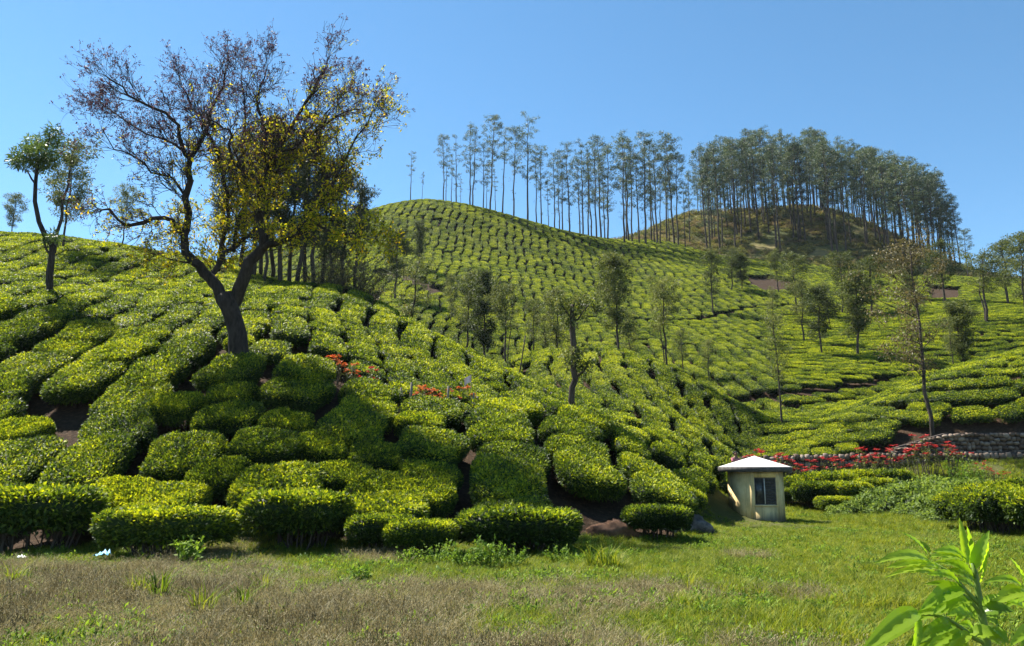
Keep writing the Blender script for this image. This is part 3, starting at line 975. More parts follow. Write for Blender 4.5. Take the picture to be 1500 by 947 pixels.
ok = inside(KNOLL, sx, sy) & (np.abs(sx) < .72 * sy)
sx, sy = sx[ok], sy[ok]
ok = (vnoise(sx, sy, 9, 8) * .6 + vnoise(sx, sy, 3, 9) * .4 + gr.uniform(-.2, .2, len(sx))) > .42
sx, sy = sx[ok], sy[ok]; sz = H(sx, sy)
scatter('scrub', [(sx[i], sy[i], sz[i] - .1, (0, 0, gr.uniform(0, 6.28)), (q, q, q * gr.uniform(.6, 1.2)), int(gr.integers(0, 99))) for i in range(len(sx)) for q in (gr.uniform(.5, 1.7),)], S_SRC,
        'yellowish scrub and dry brush under the tall eucalyptus on the knoll', 'scrub')

# ------------------------------------------------------------------ trees
M_BARK = bark_mat('grey_brown_bark', (0.02, 0.016, 0.012), (0.09, 0.072, 0.055), 5)
M_EBARK = bark_mat('eucalyptus_bark', (0.028, 0.022, 0.018), (0.10, 0.08, 0.065), 2)
M_ELEAF = leaf_mat('eucalyptus_leaf', [(0.0, (0.022, 0.040, 0.026)), (0.5, (0.062, 0.094, 0.048)), (1.0, (0.18, 0.21, 0.085))], 0.28, (1.2, 1.2, .8), 0.5, 0.3, 0.4)
M_OLEAF = leaf_mat('silver_oak_leaf', [(0.0, (0.028, 0.042, 0.014)), (0.5, (0.085, 0.11, 0.03)), (1.0, (0.22, 0.23, 0.075))], 0.34, (1.25, 1.2, .7), 0.55, 0.35, 0.2)
M_DLEAF = leaf_mat('dark_grove_leaf', [(0.0, (0.018, 0.026, 0.012)), (0.5, (0.045, 0.058, 0.022)), (1.0, (0.11, 0.115, 0.05))], 0.25, (1.2, 1.2, .8), 0.55, 0.3, 0.3)
M_BROWN = leaf_mat('russet_leaf', [(0.0, (0.045, 0.04, 0.018)), (0.5, (0.13, 0.115, 0.045)), (1.0, (0.24, 0.18, 0.08))], 0.3, (1.2, 1.1, .8), 0.55, 0.3, 0.3)

def clump(mb, g, c, rx, rz, n, leaf, wide, droop, t0=.5, ts=.22):
    d = unit_rand(g, n) * (g.uniform(0, 1, n)[:, None] ** .45)
    P = np.asarray(c) + d * [rx, rx, rz]
    D = unit_rand(g, n) * .8 + d * .7 + [0, 0, -droop]
    mb.leaves(P, D, unit_rand(g, n) * .8 + [0, 0, .7], g.uniform(.7, 1.3, n) * leaf, g.uniform(.7, 1.2, n) * leaf * wide, np.clip(g.normal(t0, ts, n) + d[:, 2] * .12, 0, 1))

def euc(seed, h=28.0, dens=1.0, low=.38, spread=1.0):
    g = np.random.default_rng(seed)
    tr, cr = MB(), MB()
    n = 9
    pts = [np.array([0, 0, -.6])]
    lean = g.normal(size=2) * .018 * h
    for i in range(1, n + 1):
        f = i / n
        pts.append(np.array([lean[0] * f + g.normal() * .10, lean[1] * f + g.normal() * .10, h * f * .97]))
    rad = [.24 * (1 - .86 * (i / n)) + .012 for i in range(n + 1)]
    tr.tube(pts, rad, 7)
    nb = int(30 * dens)
    for b in range(nb):
        f = low + (1 - low) * (b + g.uniform(-.3, .6)) / nb
        f = min(max(f, low), .985)
        k = min(int(f * n), n - 1); a = f * n - k
        p0 = pts[k] * (1 - a) + pts[k + 1] * a
        az = b * 2.4 + g.normal() * .6
        ln = spread * (1.3 + 3.2 * math.sin(math.pi * min(1, (f - low) / (1 - low) * .85 + .12))) * g.uniform(.6, 1.2)
        up = g.uniform(.7, 1.3)
        d = np.array([math.cos(az), math.sin(az), up]); d /= np.linalg.norm(d)
        p1 = p0 + d * ln * .55; p2 = p1 + (d + [0, 0, .25]) * ln * .5
        r0 = .055 * (1.15 - f)
        tr.tube([p0, p1, p2], [r0 + .02, r0 * .7 + .012, .012], 4, cap=False)
        for q in range(3):
            c = p1 + (p2 - p1) * g.uniform(0, 1.15) + g.normal(size=3) * [.45, .45, .2]
            clump(cr, g, c, g.uniform(.5, .95), g.uniform(.22, .40), 38, .36, .38, .25, .5 + g.normal() * .1)
    clump(cr, g, pts[-1], .7, .6, 50, .34, .36, .2)
    for q in range(6):
        z = h * g.uniform(low * .4, low + .1)
        clump(cr, g, [g.normal() * .4, g.normal() * .4, z], .5, .4, 14, .32, .36, .2)
    return tr.mesh('eucalyptus_trunk', M_EBARK, True), cr.mesh('eucalyptus_crown', M_ELEAF)

def oak(seed, h=10.0, low=.35, rw=2.1, nb=34, leaf=.23, mat=None, per=62, bark=None, fork=False, tmean=.5, shape=.6, r0=.12, cl=.58):
    """slender plantation tree with an airy crown"""
    g = np.random.default_rng(seed)
    tr, cr = MB(), MB()
    n = 8
    pts = [np.array([0, 0, -.5])]
    w0 = g.normal(size=2) * .03 * h
    for i in range(1, n + 1):
        f = i / n
        pts.append(np.array([w0[0] * f + g.normal() * .07, w0[1] * f + g.normal() * .07, h * f * .96]))
    tr.tube(pts, [r0 * (1 - .85 * i / n) + .012 for i in range(n + 1)], 7)
    if fork:
        tr.tube([pts[0] + [.22, .1, 0], pts[2] + [.32, .1, 0], pts[4] + [.5, .2, 0], pts[6] + [.45, .1, 0]], [r0 * .7, r0 * .55, r0 * .4, .02], 6)
    for b in range(nb):
        if g.uniform() < .18: continue
        s = (b + g.uniform(0, .9)) / nb
        f = low + (.985 - low) * s
        k = min(int(f * n), n - 1); a = f * n - k
        p0 = pts[k] * (1 - a) + pts[k + 1] * a
        az = b * 2.4 + g.normal() * .5
        ln = rw * (math.sin(math.pi * (s * .86 + .1)) ** shape) * g.uniform(.4, 1.3)
        d = np.array([math.cos(az), math.sin(az), g.uniform(.35, 1.0)]); d /= np.linalg.norm(d)
        p1 = p0 + d * ln * .6 + g.normal(size=3) * .06; p2 = p1 + (d + [0, 0, .3]) * ln * .45
        tr.tube([p0, p1, p2], [.03 * (1.2 - f) + .008, .012, .006], 3, cap=False)
        for q in range(3):
            c = p0 + (p2 - p0) * g.uniform(.35, 1.1) + g.normal(size=3) * .16
            clump(cr, g, c, cl * g.uniform(.7, 1.2), cl * .62 * g.uniform(.7, 1.2), per, leaf, .34, .1, tmean + g.normal() * .08)
    clump(cr, g, pts[-1], cl * .6, cl, per, leaf, .34, 0, tmean)
    return tr.mesh('tree_trunk', bark or M_BARK, True), cr.mesh('tree_crown', mat or M_OLEAF)

def plant_tree(name, meshes, px, d, top, h0, label, cat='tree', group=None, py=None, wide=1.0, dz=0.0, rz=None):
    """stand a tree at distance d where photo column px meets the ground; its top reaches photo row top"""
    X = at(px, 500, d).x
    for _ in range(4):
        z = h1(X, d); f = d * CP + (z - EYE) * SP; X = (px - 750) / FPX * f
    zt = at(px, top, d).z
    h = max(zt - z, 1.0)
    s = h / h0
    o = empty(name, (X, d, z + dz), gr.uniform(0, 6.28) if rz is None else rz, (s * wide, s * wide, s))
    t = ob('trunk', meshes[0], o); c = ob('crown', meshes[1], o); c['kind'] = 'stuff'
    tag(o, label, cat, group)
    return o

E_SP = [euc(700 + i, 28, .72 + .08 * (i % 3), (.30, .42, .5, .36)[i % 4], .85) for i in range(6)]
E_DN = [euc(720 + i, 28, 1.0, (.30, .42, .36, .46)[i % 4], .85) for i in range(6)]
E_TH = [euc(740 + i, 28, .34, (.5, .6, .3)[i % 3], .6) for i in range(3)]
ridge = [(601, 219, 't'), (618, 253, 't'), (650, 196, 's'), (653, 232, 't'), (661, 230, 't'), (668, 196, 't'), (675, 260, 't'), (689, 184, 's'), (692, 188, 't'), (708, 207, 's'), (712, 250, 't'), (718, 168, 'd'), (726, 247, 't'),
         (736, 190, 't'), (752, 186, 's'), (773, 169, 's'), (786, 224, 't'), (793, 215, 's'), (804, 264, 't'), (813, 225, 's'), (820, 240, 't'), (824, 225, 's'), (834, 206, 's'), (850, 230, 's'), (854, 208, 's'), (862, 223, 't'), (867, 225, 't'),
         (874, 208, 's'), (881, 198, 'd'), (886, 240, 't'), (890, 211, 'd'), (914, 196, 's'), (918, 230, 't'), (921, 199, 'd'), (926, 220, 't'), (937, 223, 's'), (946, 189, 'd'), (954, 211, 's'), (959, 240, 't'), (963, 208, 's'), (967, 250, 't'),
         (977, 206, 's'), (981, 260, 't'), (988, 195, 'd'), (993, 225, 's'), (1004, 265, 't'), (1011, 250, 's'), (1036, 213, 'd'), (1041, 228, 's')]
for i, (px, top, k) in enumerate(ridge):
    src = {'s': E_SP, 'd': E_DN, 't': E_TH}[k]
    d = 162 + (i * 7 % 9) + max(0, px - 850) * .09
    if px < 640: d = 166
    plant_tree('eucalyptus_tree', src[i % len(src)], px, d, top, 28, {'s': 'tall slim eucalyptus with layered sparse crown along the tea hill ridge', 'd': 'tall full-crowned eucalyptus standing along the tea hill ridge', 't': 'thin spindly eucalyptus with few tufts along the tea hill ridge'}[k], 'tree', {'s': 'slim ridge eucalyptus', 'd': 'full ridge eucalyptus', 't': 'spindly ridge eucalyptus'}[k], wide=1.0)
env = np.array([(1020, 238), (1040, 212), (1060, 200), (1080, 190), (1110, 183), (1150, 192), (1185, 182), (1215, 188), (1240, 205), (1290, 207), (1330, 222), (1360, 237), (1385, 252), (1398, 285), (1412, 282), (1425, 300)])
rk = random.Random(21)
n_k = 120
for i in range(n_k):
    px = 1024 + (1404 - 1024) * ((i + rk.uniform(-.3, .3)) / n_k)
    back = rk.random()
    dmax = 219 - max(0, px - 1250) * .07
    dmin = 184 - max(0, px - 1100) * .06
    d = dmin + (dmax - dmin) * back
    top = np.interp(px, env[:, 0], env[:, 1]) + rk.choice([0, 4, 10, 18, 28]) + rk.uniform(-3, 6) + 8 * (1 - back) 
    src = E_DN if rk.random() < .75 else E_SP
    plant_tree('eucalyptus_tree', src[rk.randrange(6)], px, d, top, 28, 'tall eucalyptus with bluish crown in the dense stand on the scrubby knoll', 'tree', 'eucalyptus stand on the knoll', wide=1.05)

O_A = [oak(800 + i) for i in range(4)]                                            # airy
O_D = [oak(810 + i, low=.28, nb=48, per=85, tmean=.36, rw=2.0) for i in range(3)]   # dense, dark
O_F = [oak(820 + i, low=.45, nb=30, fork=True, tmean=.62, rw=2.3) for i in range(2)]
O_P = [oak(830 + i, low=.42, nb=28, per=36, tmean=.68, rw=2.0) for i in range(3)]   # pale and thin
O_R = oak(840, low=.30, nb=40, rw=2.6, per=62, mat=M_BROWN, tmean=.55, leaf=.17, shape=.45, r0=.10)
O_G = [oak(850 + i, low=.30, nb=34, per=60, mat=M_DLEAF, rw=2.2, tmean=.5, r0=.17) for i in range(4)]
mids = [ # px, d, top, meshes, label, wide
 (598, 76, 375, O_P[0], 'pale feathery young tree rising just past the edge of the near hillside', 1.1),
 (614, 118, 325, O_D[0], 'dark slim tree beside the earth gap on the big tea hill', .8),
 (578, 100, 335, O_D[1], 'dark bushy tree at the end of the dark grove', 1.2),
 (660, 90, 402, O_A[0], 'thin olive tree at the grove end of the valley row', .9),
 (684, 80, 398, O_A[1], 'olive tree crowding the dark trunked tree in the valley row', 1.0),
 (709, 74, 396, O_D[2], 'dark trunked tree in the middle of the valley row', .9),
 (740, 66, 416, O_F[0], 'double-stemmed silvery tree beside the leaning pole', 1.0),
 (783, 82, 440, O_A[2], 'small olive tree behind the leaning pole', .9),
 (800, 80, 462, O_P[1], 'low pale tree between the leaning pole and the twisted tree', 1.0),
 (817, 74, 420, O_A[3], 'olive tree with a straight thin trunk behind the twisted tree', 1.0),
 (908, 66, 374, O_D[1], 'upright brushy tree on top of the rounded tea knob', .95),
 (928, 72, 455, O_P[2], 'low thin tree behind the upright brushy tree on the knob', .9),
 (977, 57, 410, O_F[1], 'silvery-crowned slender tree on the shoulder of the tea knob', .95),
 (1002, 74, 482, O_P[0], 'thin small tree beyond the silvery slender tree', 1.0),
 (1039, 72, 498, O_P[1], 'pale round-topped sapling in the valley beyond the knob', 1.1),
 (1044, 110, 368, O_A[0], 'slim tree standing on the contour path of the far slope', 1.0),
 (1073, 127, 366, O_A[1], 'leafy tree beside the brown bare patch, nearest the contour path', 1.2),
 (1087, 128, 374, O_D[0], 'dark-stemmed tree touching the brown bare patch', 1.2),
 (1141, 128, 368, O_A[2], 'tree standing in front of the brown bare patch', 1.1),
 (1134, 94, 424, O_P[2], 'wispy sapling downhill of the brown bare patch', .8),
 (1168, 112, 370, O_A[3], 'tall olive tree right beside the brown bare patch', 1.2),
 (1178, 92, 410, O_A[0], 'grey-green tree on the open tea slope, beside the crooked dark tree', 1.1),
 (1203, 84, 422, O_D[1], 'crooked dark tree on the open tea slope', 1.1),
 (1216, 104, 412, O_P[0], 'thin pole tree behind the crooked dark tree', .9),
 (1235, 112, 370, O_A[2], 'leafy tree behind the densest dark tree on the tea slope', 1.2),
 (1258, 84, 400, O_D[2], 'densest dark tree standing alone on the tea slope with its shadow', 1.25),
 (1278, 112, 376, O_A[1], 'broad pale-green tree at the back edge of the tea slope', 1.5),
 (1147, 53, 462, O_P[1], 'very slender pale tree with a thin bare trunk near the terrace bank', .75),
 (1414, 64, 443, O_D[0], 'round-headed dark tree beside the tall russet tree', 1.35),
 (1400, 63, 470, O_P[2], 'thin sapling against the round-headed dark tree', .8),
 (1384, 118, 352, O_A[3], 'bushy green tree below the end of the eucalyptus stand', 1.4),
 (1335, 122, 385, O_D[1], 'green tree half hidden behind the tall russet tree', 1.3),
 (1446, 98, 372, O_F[0], 'twin-stemmed tree with spreading crown at the back of the tea slope', 1.5),
 (1478, 112, 352, O_A[0], 'tree with scattered tufts against the sky beyond the twin-stemmed tree', 1.5),
 (1506, 92, 345, O_A[2], 'large loose tree at the rim of the tea slope, past the twin-stemmed tree', 1.1),
 (1408, 172, 285, E_SP[2], 'blue-green eucalyptus set apart below the end of the stand', 1.0),
 (1418, 160, 335, E_DN[3], 'shorter full eucalyptus below the end of the stand', 1.3),
 (15, 62, 283, O_A[1], 'small lone tree on the near hill skyline beyond the tufted tree', 1.0),
 (76, 50, 196, O_P[0], 'feathery thin tree right behind the leaning tufted tree', 1.15),
 (90, 52, 225, O_A[3], 'second feathery tree behind the leaning tufted tree', .9),
 (177, 59, 272, O_A[2], 'reddish thin tree on the skyline behind the spreading tree\'s low limb', .9)]
for px, d, top, ms, la, wd in mids:
    plant_tree('slender_tree', ms, px, d, top, 28 if ms in E_SP or ms in E_DN else 10, la, 'tree', wide=wd)
plant_tree('russet_tree', O_R, 1366, 46.5, 354, 10, 'tall russet-leaved tree standing above the stone wall', 'tree', wide=.95)
for i, (px, top, d) in enumerate(((328, 215, 56), (352, 190, 57), (369, 180, 55), (381, 205, 56), (389, 240, 54), (396, 195, 57), (411, 175, 55), (423, 210, 56), (433, 190, 54.5), (444, 215, 56), (458, 200, 55), (470, 235, 56), (484, 255, 55), (500, 250, 56), (518, 275, 55))):
    plant_tree('grove_tree', O_G[i % 4], px, d - 2, top, 10, 'dark tree in the shady grove behind the big spreading tree', 'tree', 'trees of the dark grove', wide=.8)

# ------------------------------------------------------------------ the big spreading tree
M_DARKBARK = bark_mat('dark_ridged_bark', (0.010, 0.008, 0.007), (0.055, 0.045, 0.036), 7, .8)
M_LIME = leaf_mat('lime_leaf', [(0.0, (0.06, 0.09, 0.010)), (0.45, (0.24, 0.27, 0.016)), (0.8, (0.50, 0.44, 0.022)), (1.0, (0.56, 0.36, 0.03))], 0.58, (1.4, 1.3, .5), 0.55, 0.0, 0.12)
M_PURPLE = leaf_mat('purple_bud', [(0.0, (0.035, 0.018, 0.03)), (0.6, (0.085, 0.042, 0.062)), (1.0, (0.15, 0.08, 0.07))], 0.3, (1.2, 1.0, 1.1), 0.6, 0.0, 0.3)

def big_tree():
    g = np.random.default_rng(31)
    D0 = 29.3
    base = at(352, 518, D0); gz = h1(base.x, D0)
    root = empty('spreading_tree', (base.x, D0, gz))
    tag(root, 'big spreading tree with forked dark trunk, purple-tipped bare twigs and lime leaves', 'tree')
    B = np.array([base.x, D0, gz])
    def P(cx, cy, dd=0.0):
        p = at(100 + (470 + (cx - 470) * .9) / 1.894, 30 + (cy + max(0, 300 - cy) * .24) / 1.894, D0 + dd)
        return np.array(p) - B
    mb = MB()
    mb.tube([np.array([.05, 0, -.6]), np.array([.03, 0, .02]), P(470, 870), P(458, 830), P(442, 790), P(430, 760)], [.55, .42, .35, .33, .34, .30], 12)
    ob('trunk', mb.mesh('spreading_trunk', M_DARKBARK, True), root)
    limbs = [ # crop coordinates, depth offset start..end, radius start..end
     ([(440, 800), (405, 745), (385, 715), (355, 680), (312, 640), (308, 600), (316, 540), (322, 450), (325, 382)], 0, .4, .24, .11),
     ([(325, 385), (300, 350), (285, 290), (250, 250), (170, 200), (105, 150), (60, 105)], .4, -1.5, .10, .02),
     ([(325, 385), (365, 315), (385, 250), (410, 180), (430, 110), (442, 62)], .4, 1.4, .10, .02),
     ([(308, 605), (272, 562), (210, 552), (140, 575), (100, 558), (68, 522), (45, 532)], .2, -1.2, .11, .03),
     ([(350, 682), (290, 665), (240, 655)], .1, -.9, .05, .015),
     ([(450, 800), (470, 745), (508, 672), (548, 630), (540, 560), (548, 480), (560, 432)], 0, -.4, .25, .14),
     ([(558, 440), (600, 362), (620, 300), (665, 235), (705, 150), (735, 92)], -.4, -1.8, .11, .02),
     ([(548, 485), (522, 432), (462, 402), (450, 350), (440, 300), (400, 288), (370, 240)], -.4, -2.0, .09, .02),
     ([(556, 445), (560, 380), (550, 290), (530, 230), (540, 150), (562, 72)], -.4, 1.2, .10, .02),
     ([(385, 715), (412, 672), (450, 635), (492, 602), (522, 566), (535, 500)], .2, 1.4, .11, .04),
     ([(540, 640), (600, 610), (655, 590), (680, 555), (690, 530), (738, 500), (770, 460), (790, 400), (842, 330), (880, 250)], -.2, -2.2, .13, .02),
     ([(680, 565), (720, 565), (772, 592), (830, 596), (880, 620)], -1.4, -2.8, .06, .015),
     ([(410, 690), (425, 600), (440, 520), (430, 430), (400, 340), (350, 260), (320, 190), (290, 110)], .6, 2.6, .10, .02),
     ([(312, 500), (270, 440), (210, 420), (150, 380), (90, 350), (50, 300)], .5, -1.8, .06, .015),
     ([(600, 362), (680, 330), (740, 280), (800, 240), (850, 230)], -.9, -2.4, .06, .015),
     ([(300, 350), (230, 330), (160, 300), (90, 240), (40, 200)], .1, 1.6, .05, .015),
     ([(460, 640), (470, 560), (500, 480), (480, 380), (500, 280), (490, 180), (480, 100)], .9, 2.8, .08, .02),
     ([(700, 510), (740, 430), (720, 340), (740, 250), (790, 180)], -1.2, .8, .05, .015),
    ]
    twig, lime, bud = MB(), MB(), MB()
    starts = []
    for pts, d0, d1, r0, r1 in limbs:
        n = len(pts)
        w3 = [P(cx, cy, d0 + (d1 - d0) * i / (n - 1)) for i, (cx, cy) in enumerate(pts)]
        # smooth the run of the limb
        f = []
        for i in range(n - 1):
            a, b = w3[i], w3[i + 1]
            pa = w3[i - 1] if i else a; pb = w3[i + 2] if i + 2 < n else b
            for s in (0, .5):
                t2, t3 = s * s, s ** 3
                f.append(.5 * ((2 * a) + (-pa + b) * s + (2 * pa - 5 * a + 4 * b - pb) * t2 + (-pa + 3 * a - 3 * b + pb) * t3) + g.normal(size=3) * .05)
        f.append(w3[-1])
        rr = np.linspace(r0, r1, len(f)) * (1 + .06 * g.normal(size=len(f)))
        m = MB(); m.tube(f, rr, 8)
        ob('branch', m.mesh('spreading_branch', M_DARKBARK, True), root)
        L = 0
        for i in range(1, len(f)):
            seg = f[i] - f[i - 1]; l = np.linalg.norm(seg); tdir = seg / (l + 1e-9)
            k = 0 if rr[i] > .17 else max(1, int(l / .125))
            for q in range(k):
                starts.append((f[i - 1] + seg * g.uniform(), tdir, rr[i]))
        for _ in range(4):
            starts.append((f[-1], (f[-1] - f[-3]) / np.linalg.norm(f[-1] - f[-3]), r1))
    cen = P(440, 330)
    def leafcluster(p, n, leaf):
        lime.leaves(p + g.normal(size=(n, 3)) * .08, unit_rand(g, n) + [0, 0, -.25], unit_rand(g, n) * .8 + [0, 0, .6], g.uniform(.7, 1.3, n) * leaf, g.uniform(.4, .55, n) * leaf, np.clip(g.normal(.6, .22, n), 0, 1))
    def sprig(p, d, length, r, depth):
        d = d / np.linalg.norm(d)
        n = 3
        q = [p]
        for i in range(n):
            d = d + g.normal(size=3) * .22 + np.array([0, 0, .08])
            d /= np.linalg.norm(d)
            q.append(q[-1] + d * length / n)
        twig.tube(q, [r, r * .8, r * .6, max(r * .45, .006)], 4 if r > .012 else 3, cap=False)
        e = q[-1]
        # how high / how far to the bare side of the crown
        sx = 100 + 0
        ph, pv, _ = project(B[0] + e[0], B[1] + e[1], B[2] + e[2])
        # leafy part: lower middle and right; bare purple part: top and left
        leafy = (pv - 185) / 125.0 + (ph - 330) / 190.0 * .45 + g.normal() * .4
        if pv > 330: leafy -= .0
        if ph < 250: leafy -= .45
        if depth < 3:
            kk = 5 if depth == 1 else 3
            for c in range(kk):
                t = g.uniform(.35, 1.0)
                i = min(int(t * n), n - 1)
                p2 = q[i] + (q[i + 1] - q[i]) * (t * n - i)
                d2 = d + unit_rand(g, 1)[0] * .95 + np.array([0, 0, .12]) + (p2 - cen) / 6.0 * .35
                sprig(p2, d2, length * g.uniform(.5, .8), max(r * .62, .006), depth + 1)
        if depth >= 2:
            if leafy > .32:
                if g.uniform() < .62: leafcluster(e, int(g.integers(4, 8)), .125)
            elif leafy > .1:
                if g.uniform() < .25: leafcluster(e, 5, .11)
            if leafy < .75 and g.uniform() < .7:
                k = int(g.integers(4, 8))
                bud.leaves(e + g.normal(size=(k, 3)) * .035, unit_rand(g, k) + d * .7, unit_rand(g, k), g.uniform(.055, .105, k), g.uniform(.03, .05, k), g.uniform(0, 1, k))
    for p, td, r in starts:
        ph, pv, _ = project(B[0] + p[0], B[1] + p[1], B[2] + p[2])
        ln = g.uniform(.5, 1.25) * (1.0 if pv < 300 else .85)
        a = unit_rand(g, 1)[0]; a = a - td * np.dot(a, td)
        d = td * .75 + a * .9 + (p - cen) / 5.0 * .3 + np.array([0, 0, .22])
        if r < .17 and g.uniform() < .8:
            sprig(p, d, ln, min(r * .45, .022), 1)
    o = ob('twigs', twig.mesh('spreading_twigs', M_DARKBARK), root); o['kind'] = 'stuff'
    o = ob('leaves', lime.mesh('spreading_leaves', M_LIME), root); o['kind'] = 'stuff'; o['label'] = 'yellow-green leaves'
    o = ob('buds', bud.mesh('spreading_buds', M_PURPLE), root); o['kind'] = 'stuff'; o['label'] = 'purplish buds on bare twigs'
    print('big tree', len(starts), twig.n, lime.n, bud.n)
big_tree()

M_TUFT = leaf_mat('long_drooping_leaf', [(0.0, (0.02, 0.04, 0.012)), (0.5, (0.07, 0.12, 0.025)), (1.0, (0.20, 0.27, 0.06))], 0.32, (1.3, 1.25, .6), 0.42, 0.0, 0.45)
def leaning_tree():
    g = np.random.default_rng(41); D0 = 37.0
    b = at(72, 452, D0); gz = h1(b.x, D0)
    root = empty('tufted_tree', (b.x, D0, gz)); B = np.array([b.x, D0, gz])
    tag(root, 'leaning bare-trunked tree with a lopped fork and dense leafy tuft on top', 'tree')
    P = lambda px, py, dd=0: np.array(at(px, py, D0 + dd)) - B
    m = MB()
    m.tube([np.array([-.02, 0, -.6]), P(72, 440), P(74, 400), P(77, 362), P(74, 352)], [.2, .165, .145, .145, .13], 9)
    ob('trunk', m.mesh('tufted_trunk', M_DARKBARK, True), root)
    for pts, rs in (([P(76, 358), P(66, 345), P(57, 325), P(51, 295), P(52, 268), P(54, 248), P(58, 232)], [.15, .13, .11, .10, .09, .08, .05]),
                    ([P(52, 270), P(46, 262), P(40, 250)], [.05, .045, .03]),
                    ([P(75, 375), P(68, 366), P(64, 352), P(65, 345)], [.07, .05, .04, .02]),
                    ([P(72, 430), P(68, 415), P(69, 395), P(72, 380)], [.05, .05, .045, .03]),
                    ([P(57, 240), P(66, 222), P(74, 200)], [.04, .03, .02])):
        m = MB(); m.tube(pts, rs, 7); ob('branch', m.mesh('tufted_branch', M_DARKBARK, True), root)
    c = MB()
    for px, py, r, n, t in ((40, 232, .78, 700, .5), (60, 228, .78, 700, .6), (26, 236, .5, 300, .4), (74, 232, .5, 300, .65), (50, 213, .6, 420, .7), (70, 206, .5, 320, .5), (78, 192, .4, 220, .4), (62, 242, .5, 260, .35), (84, 208, .36, 140, .4), (79, 346, .38, 150, .4), (70, 352, .25, 60, .35)):
        clump(c, g, P(px, py, g.normal() * .3), r, r * .75, n, .24, .24, .25, t, .2)
    o = ob('crown', c.mesh('tufted_crown', M_TUFT), root); o['kind'] = 'stuff'
leaning_tree()

def twisted_tree():
    g = np.random.default_rng(43); D0 = 31.6
    b = at(842, 606, D0); gz = h1(b.x, D0)
    root = empty('twisted_tree', (b.x, D0, gz)); B = np.array([b.x, D0, gz])
    tag(root, 'twisted lopped tree with leafy shoots along its bent trunk', 'tree')
    P = lambda px, py, dd=0: np.array(at(px, py, D0 + dd)) - B
    m = MB()
    m.tube([np.array([.05, 0, -.5]), P(842, 604), P(837, 588), P(838, 568), P(843, 556), P(840, 540), P(841, 515), P(839, 490), P(838, 462), P(839, 446)], [.17, .14, .13, .13, .13, .12, .12, .12, .10, .06], 9)
    ob('trunk', m.mesh('twisted_trunk', M_BARK, True), root)
    for pts, rs in (([P(842, 556), P(850, 548), P(858, 540), P(862, 532)], [.06, .05, .04, .02]), ([P(838, 472), P(847, 468), P(853, 458), P(862, 447)], [.05, .04, .03, .02]), ([P(839, 468), P(830, 458), P(822, 446)], [.05, .04, .02])):
        m = MB(); m.tube(pts, rs, 6); ob('branch', m.mesh('twisted_branch', M_BARK, True), root)
    c = MB()
    for px, py, r, n, t in ((832, 452, .42, 190, .6), (848, 440, .40, 160, .55), (866, 446, .4, 150, .35), (822, 440, .35, 120, .6), (878, 452, .25, 60, .45), (852, 462, .3, 80, .5), (832, 470, .3, 90, .6),
                            (832, 520, .42, 190, .6), (848, 512, .34, 130, .3), (846, 530, .3, 100, .25), (856, 540, .3, 100, .4), (834, 538, .25, 60, .45), (838, 495, .2, 40, .5), (866, 532, .2, 40, .5)):
        clump(c, g, P(px, py, g.normal() * .2), r, r * .9, int(n * 1.2), .16, .4, .1, t + .1, .2)
    o = ob('crown', c.mesh('twisted_crown', M_OLEAF), root); o['kind'] = 'stuff'
twisted_tree()

# dry brush at the end of the grove
def dry_shrub(seed, mat):
    g = np.random.default_rng(seed); s, c = MB(), MB()
    for i in range(34):
        a = g.uniform(0, 6.28); d = np.array([math.cos(a) * .5, math.sin(a) * .5, 1.0])
        q = [np.array([math.cos(a) * .12, math.sin(a) * .12, -.3])]
        for k in range(4):
            d = d + g.normal(size=3) * .22; q.append(q[-1] + d / np.linalg.norm(d) * g.uniform(.4, .8))
        s.tube(q, [.025, .018, .012, .008, .005], 3, cap=False)
        for k in range(3):
            clump(c, g, q[2] + (q[4] - q[2]) * g.uniform(0, 1.1), .3, .3, 14, .10, .5, .1, .5, .3)
    return s.mesh('dry_shrub_stems', M_BARK), c.mesh('dry_shrub_leaves', mat)
for i, (px, d, h, la) in enumerate(((472, 51, 1.1, 'grey-brown dry shrub under the yellow leaves of the spreading tree'), (492, 50, 1.35, 'twiggy brown shrub at the foot of the grove, between two drier ones'), (512, 50.5, 1.5, 'tallest twiggy brown shrub at the grove end'),
                                    (530, 51, 1.3, 'brown shrub at the grove end, on the hillside edge'), (548, 60, 1.9, 'olive-brown brush spilling over the hillside edge'), (565, 66, 1.7, 'olive-brown brush just beyond the hillside edge'))):
    ms = dry_shrub(900 + i, M_BROWN)
    X = at(px, 425, d).x
    o = empty('dry_shrub', (X, d, h1(X, d)), i, h); tag(o, la, 'shrub', 'dry shrubs by the grove')
    ob('stem', ms[0], o); f = ob('foliage', ms[1], o); f['kind'] = 'stuff'

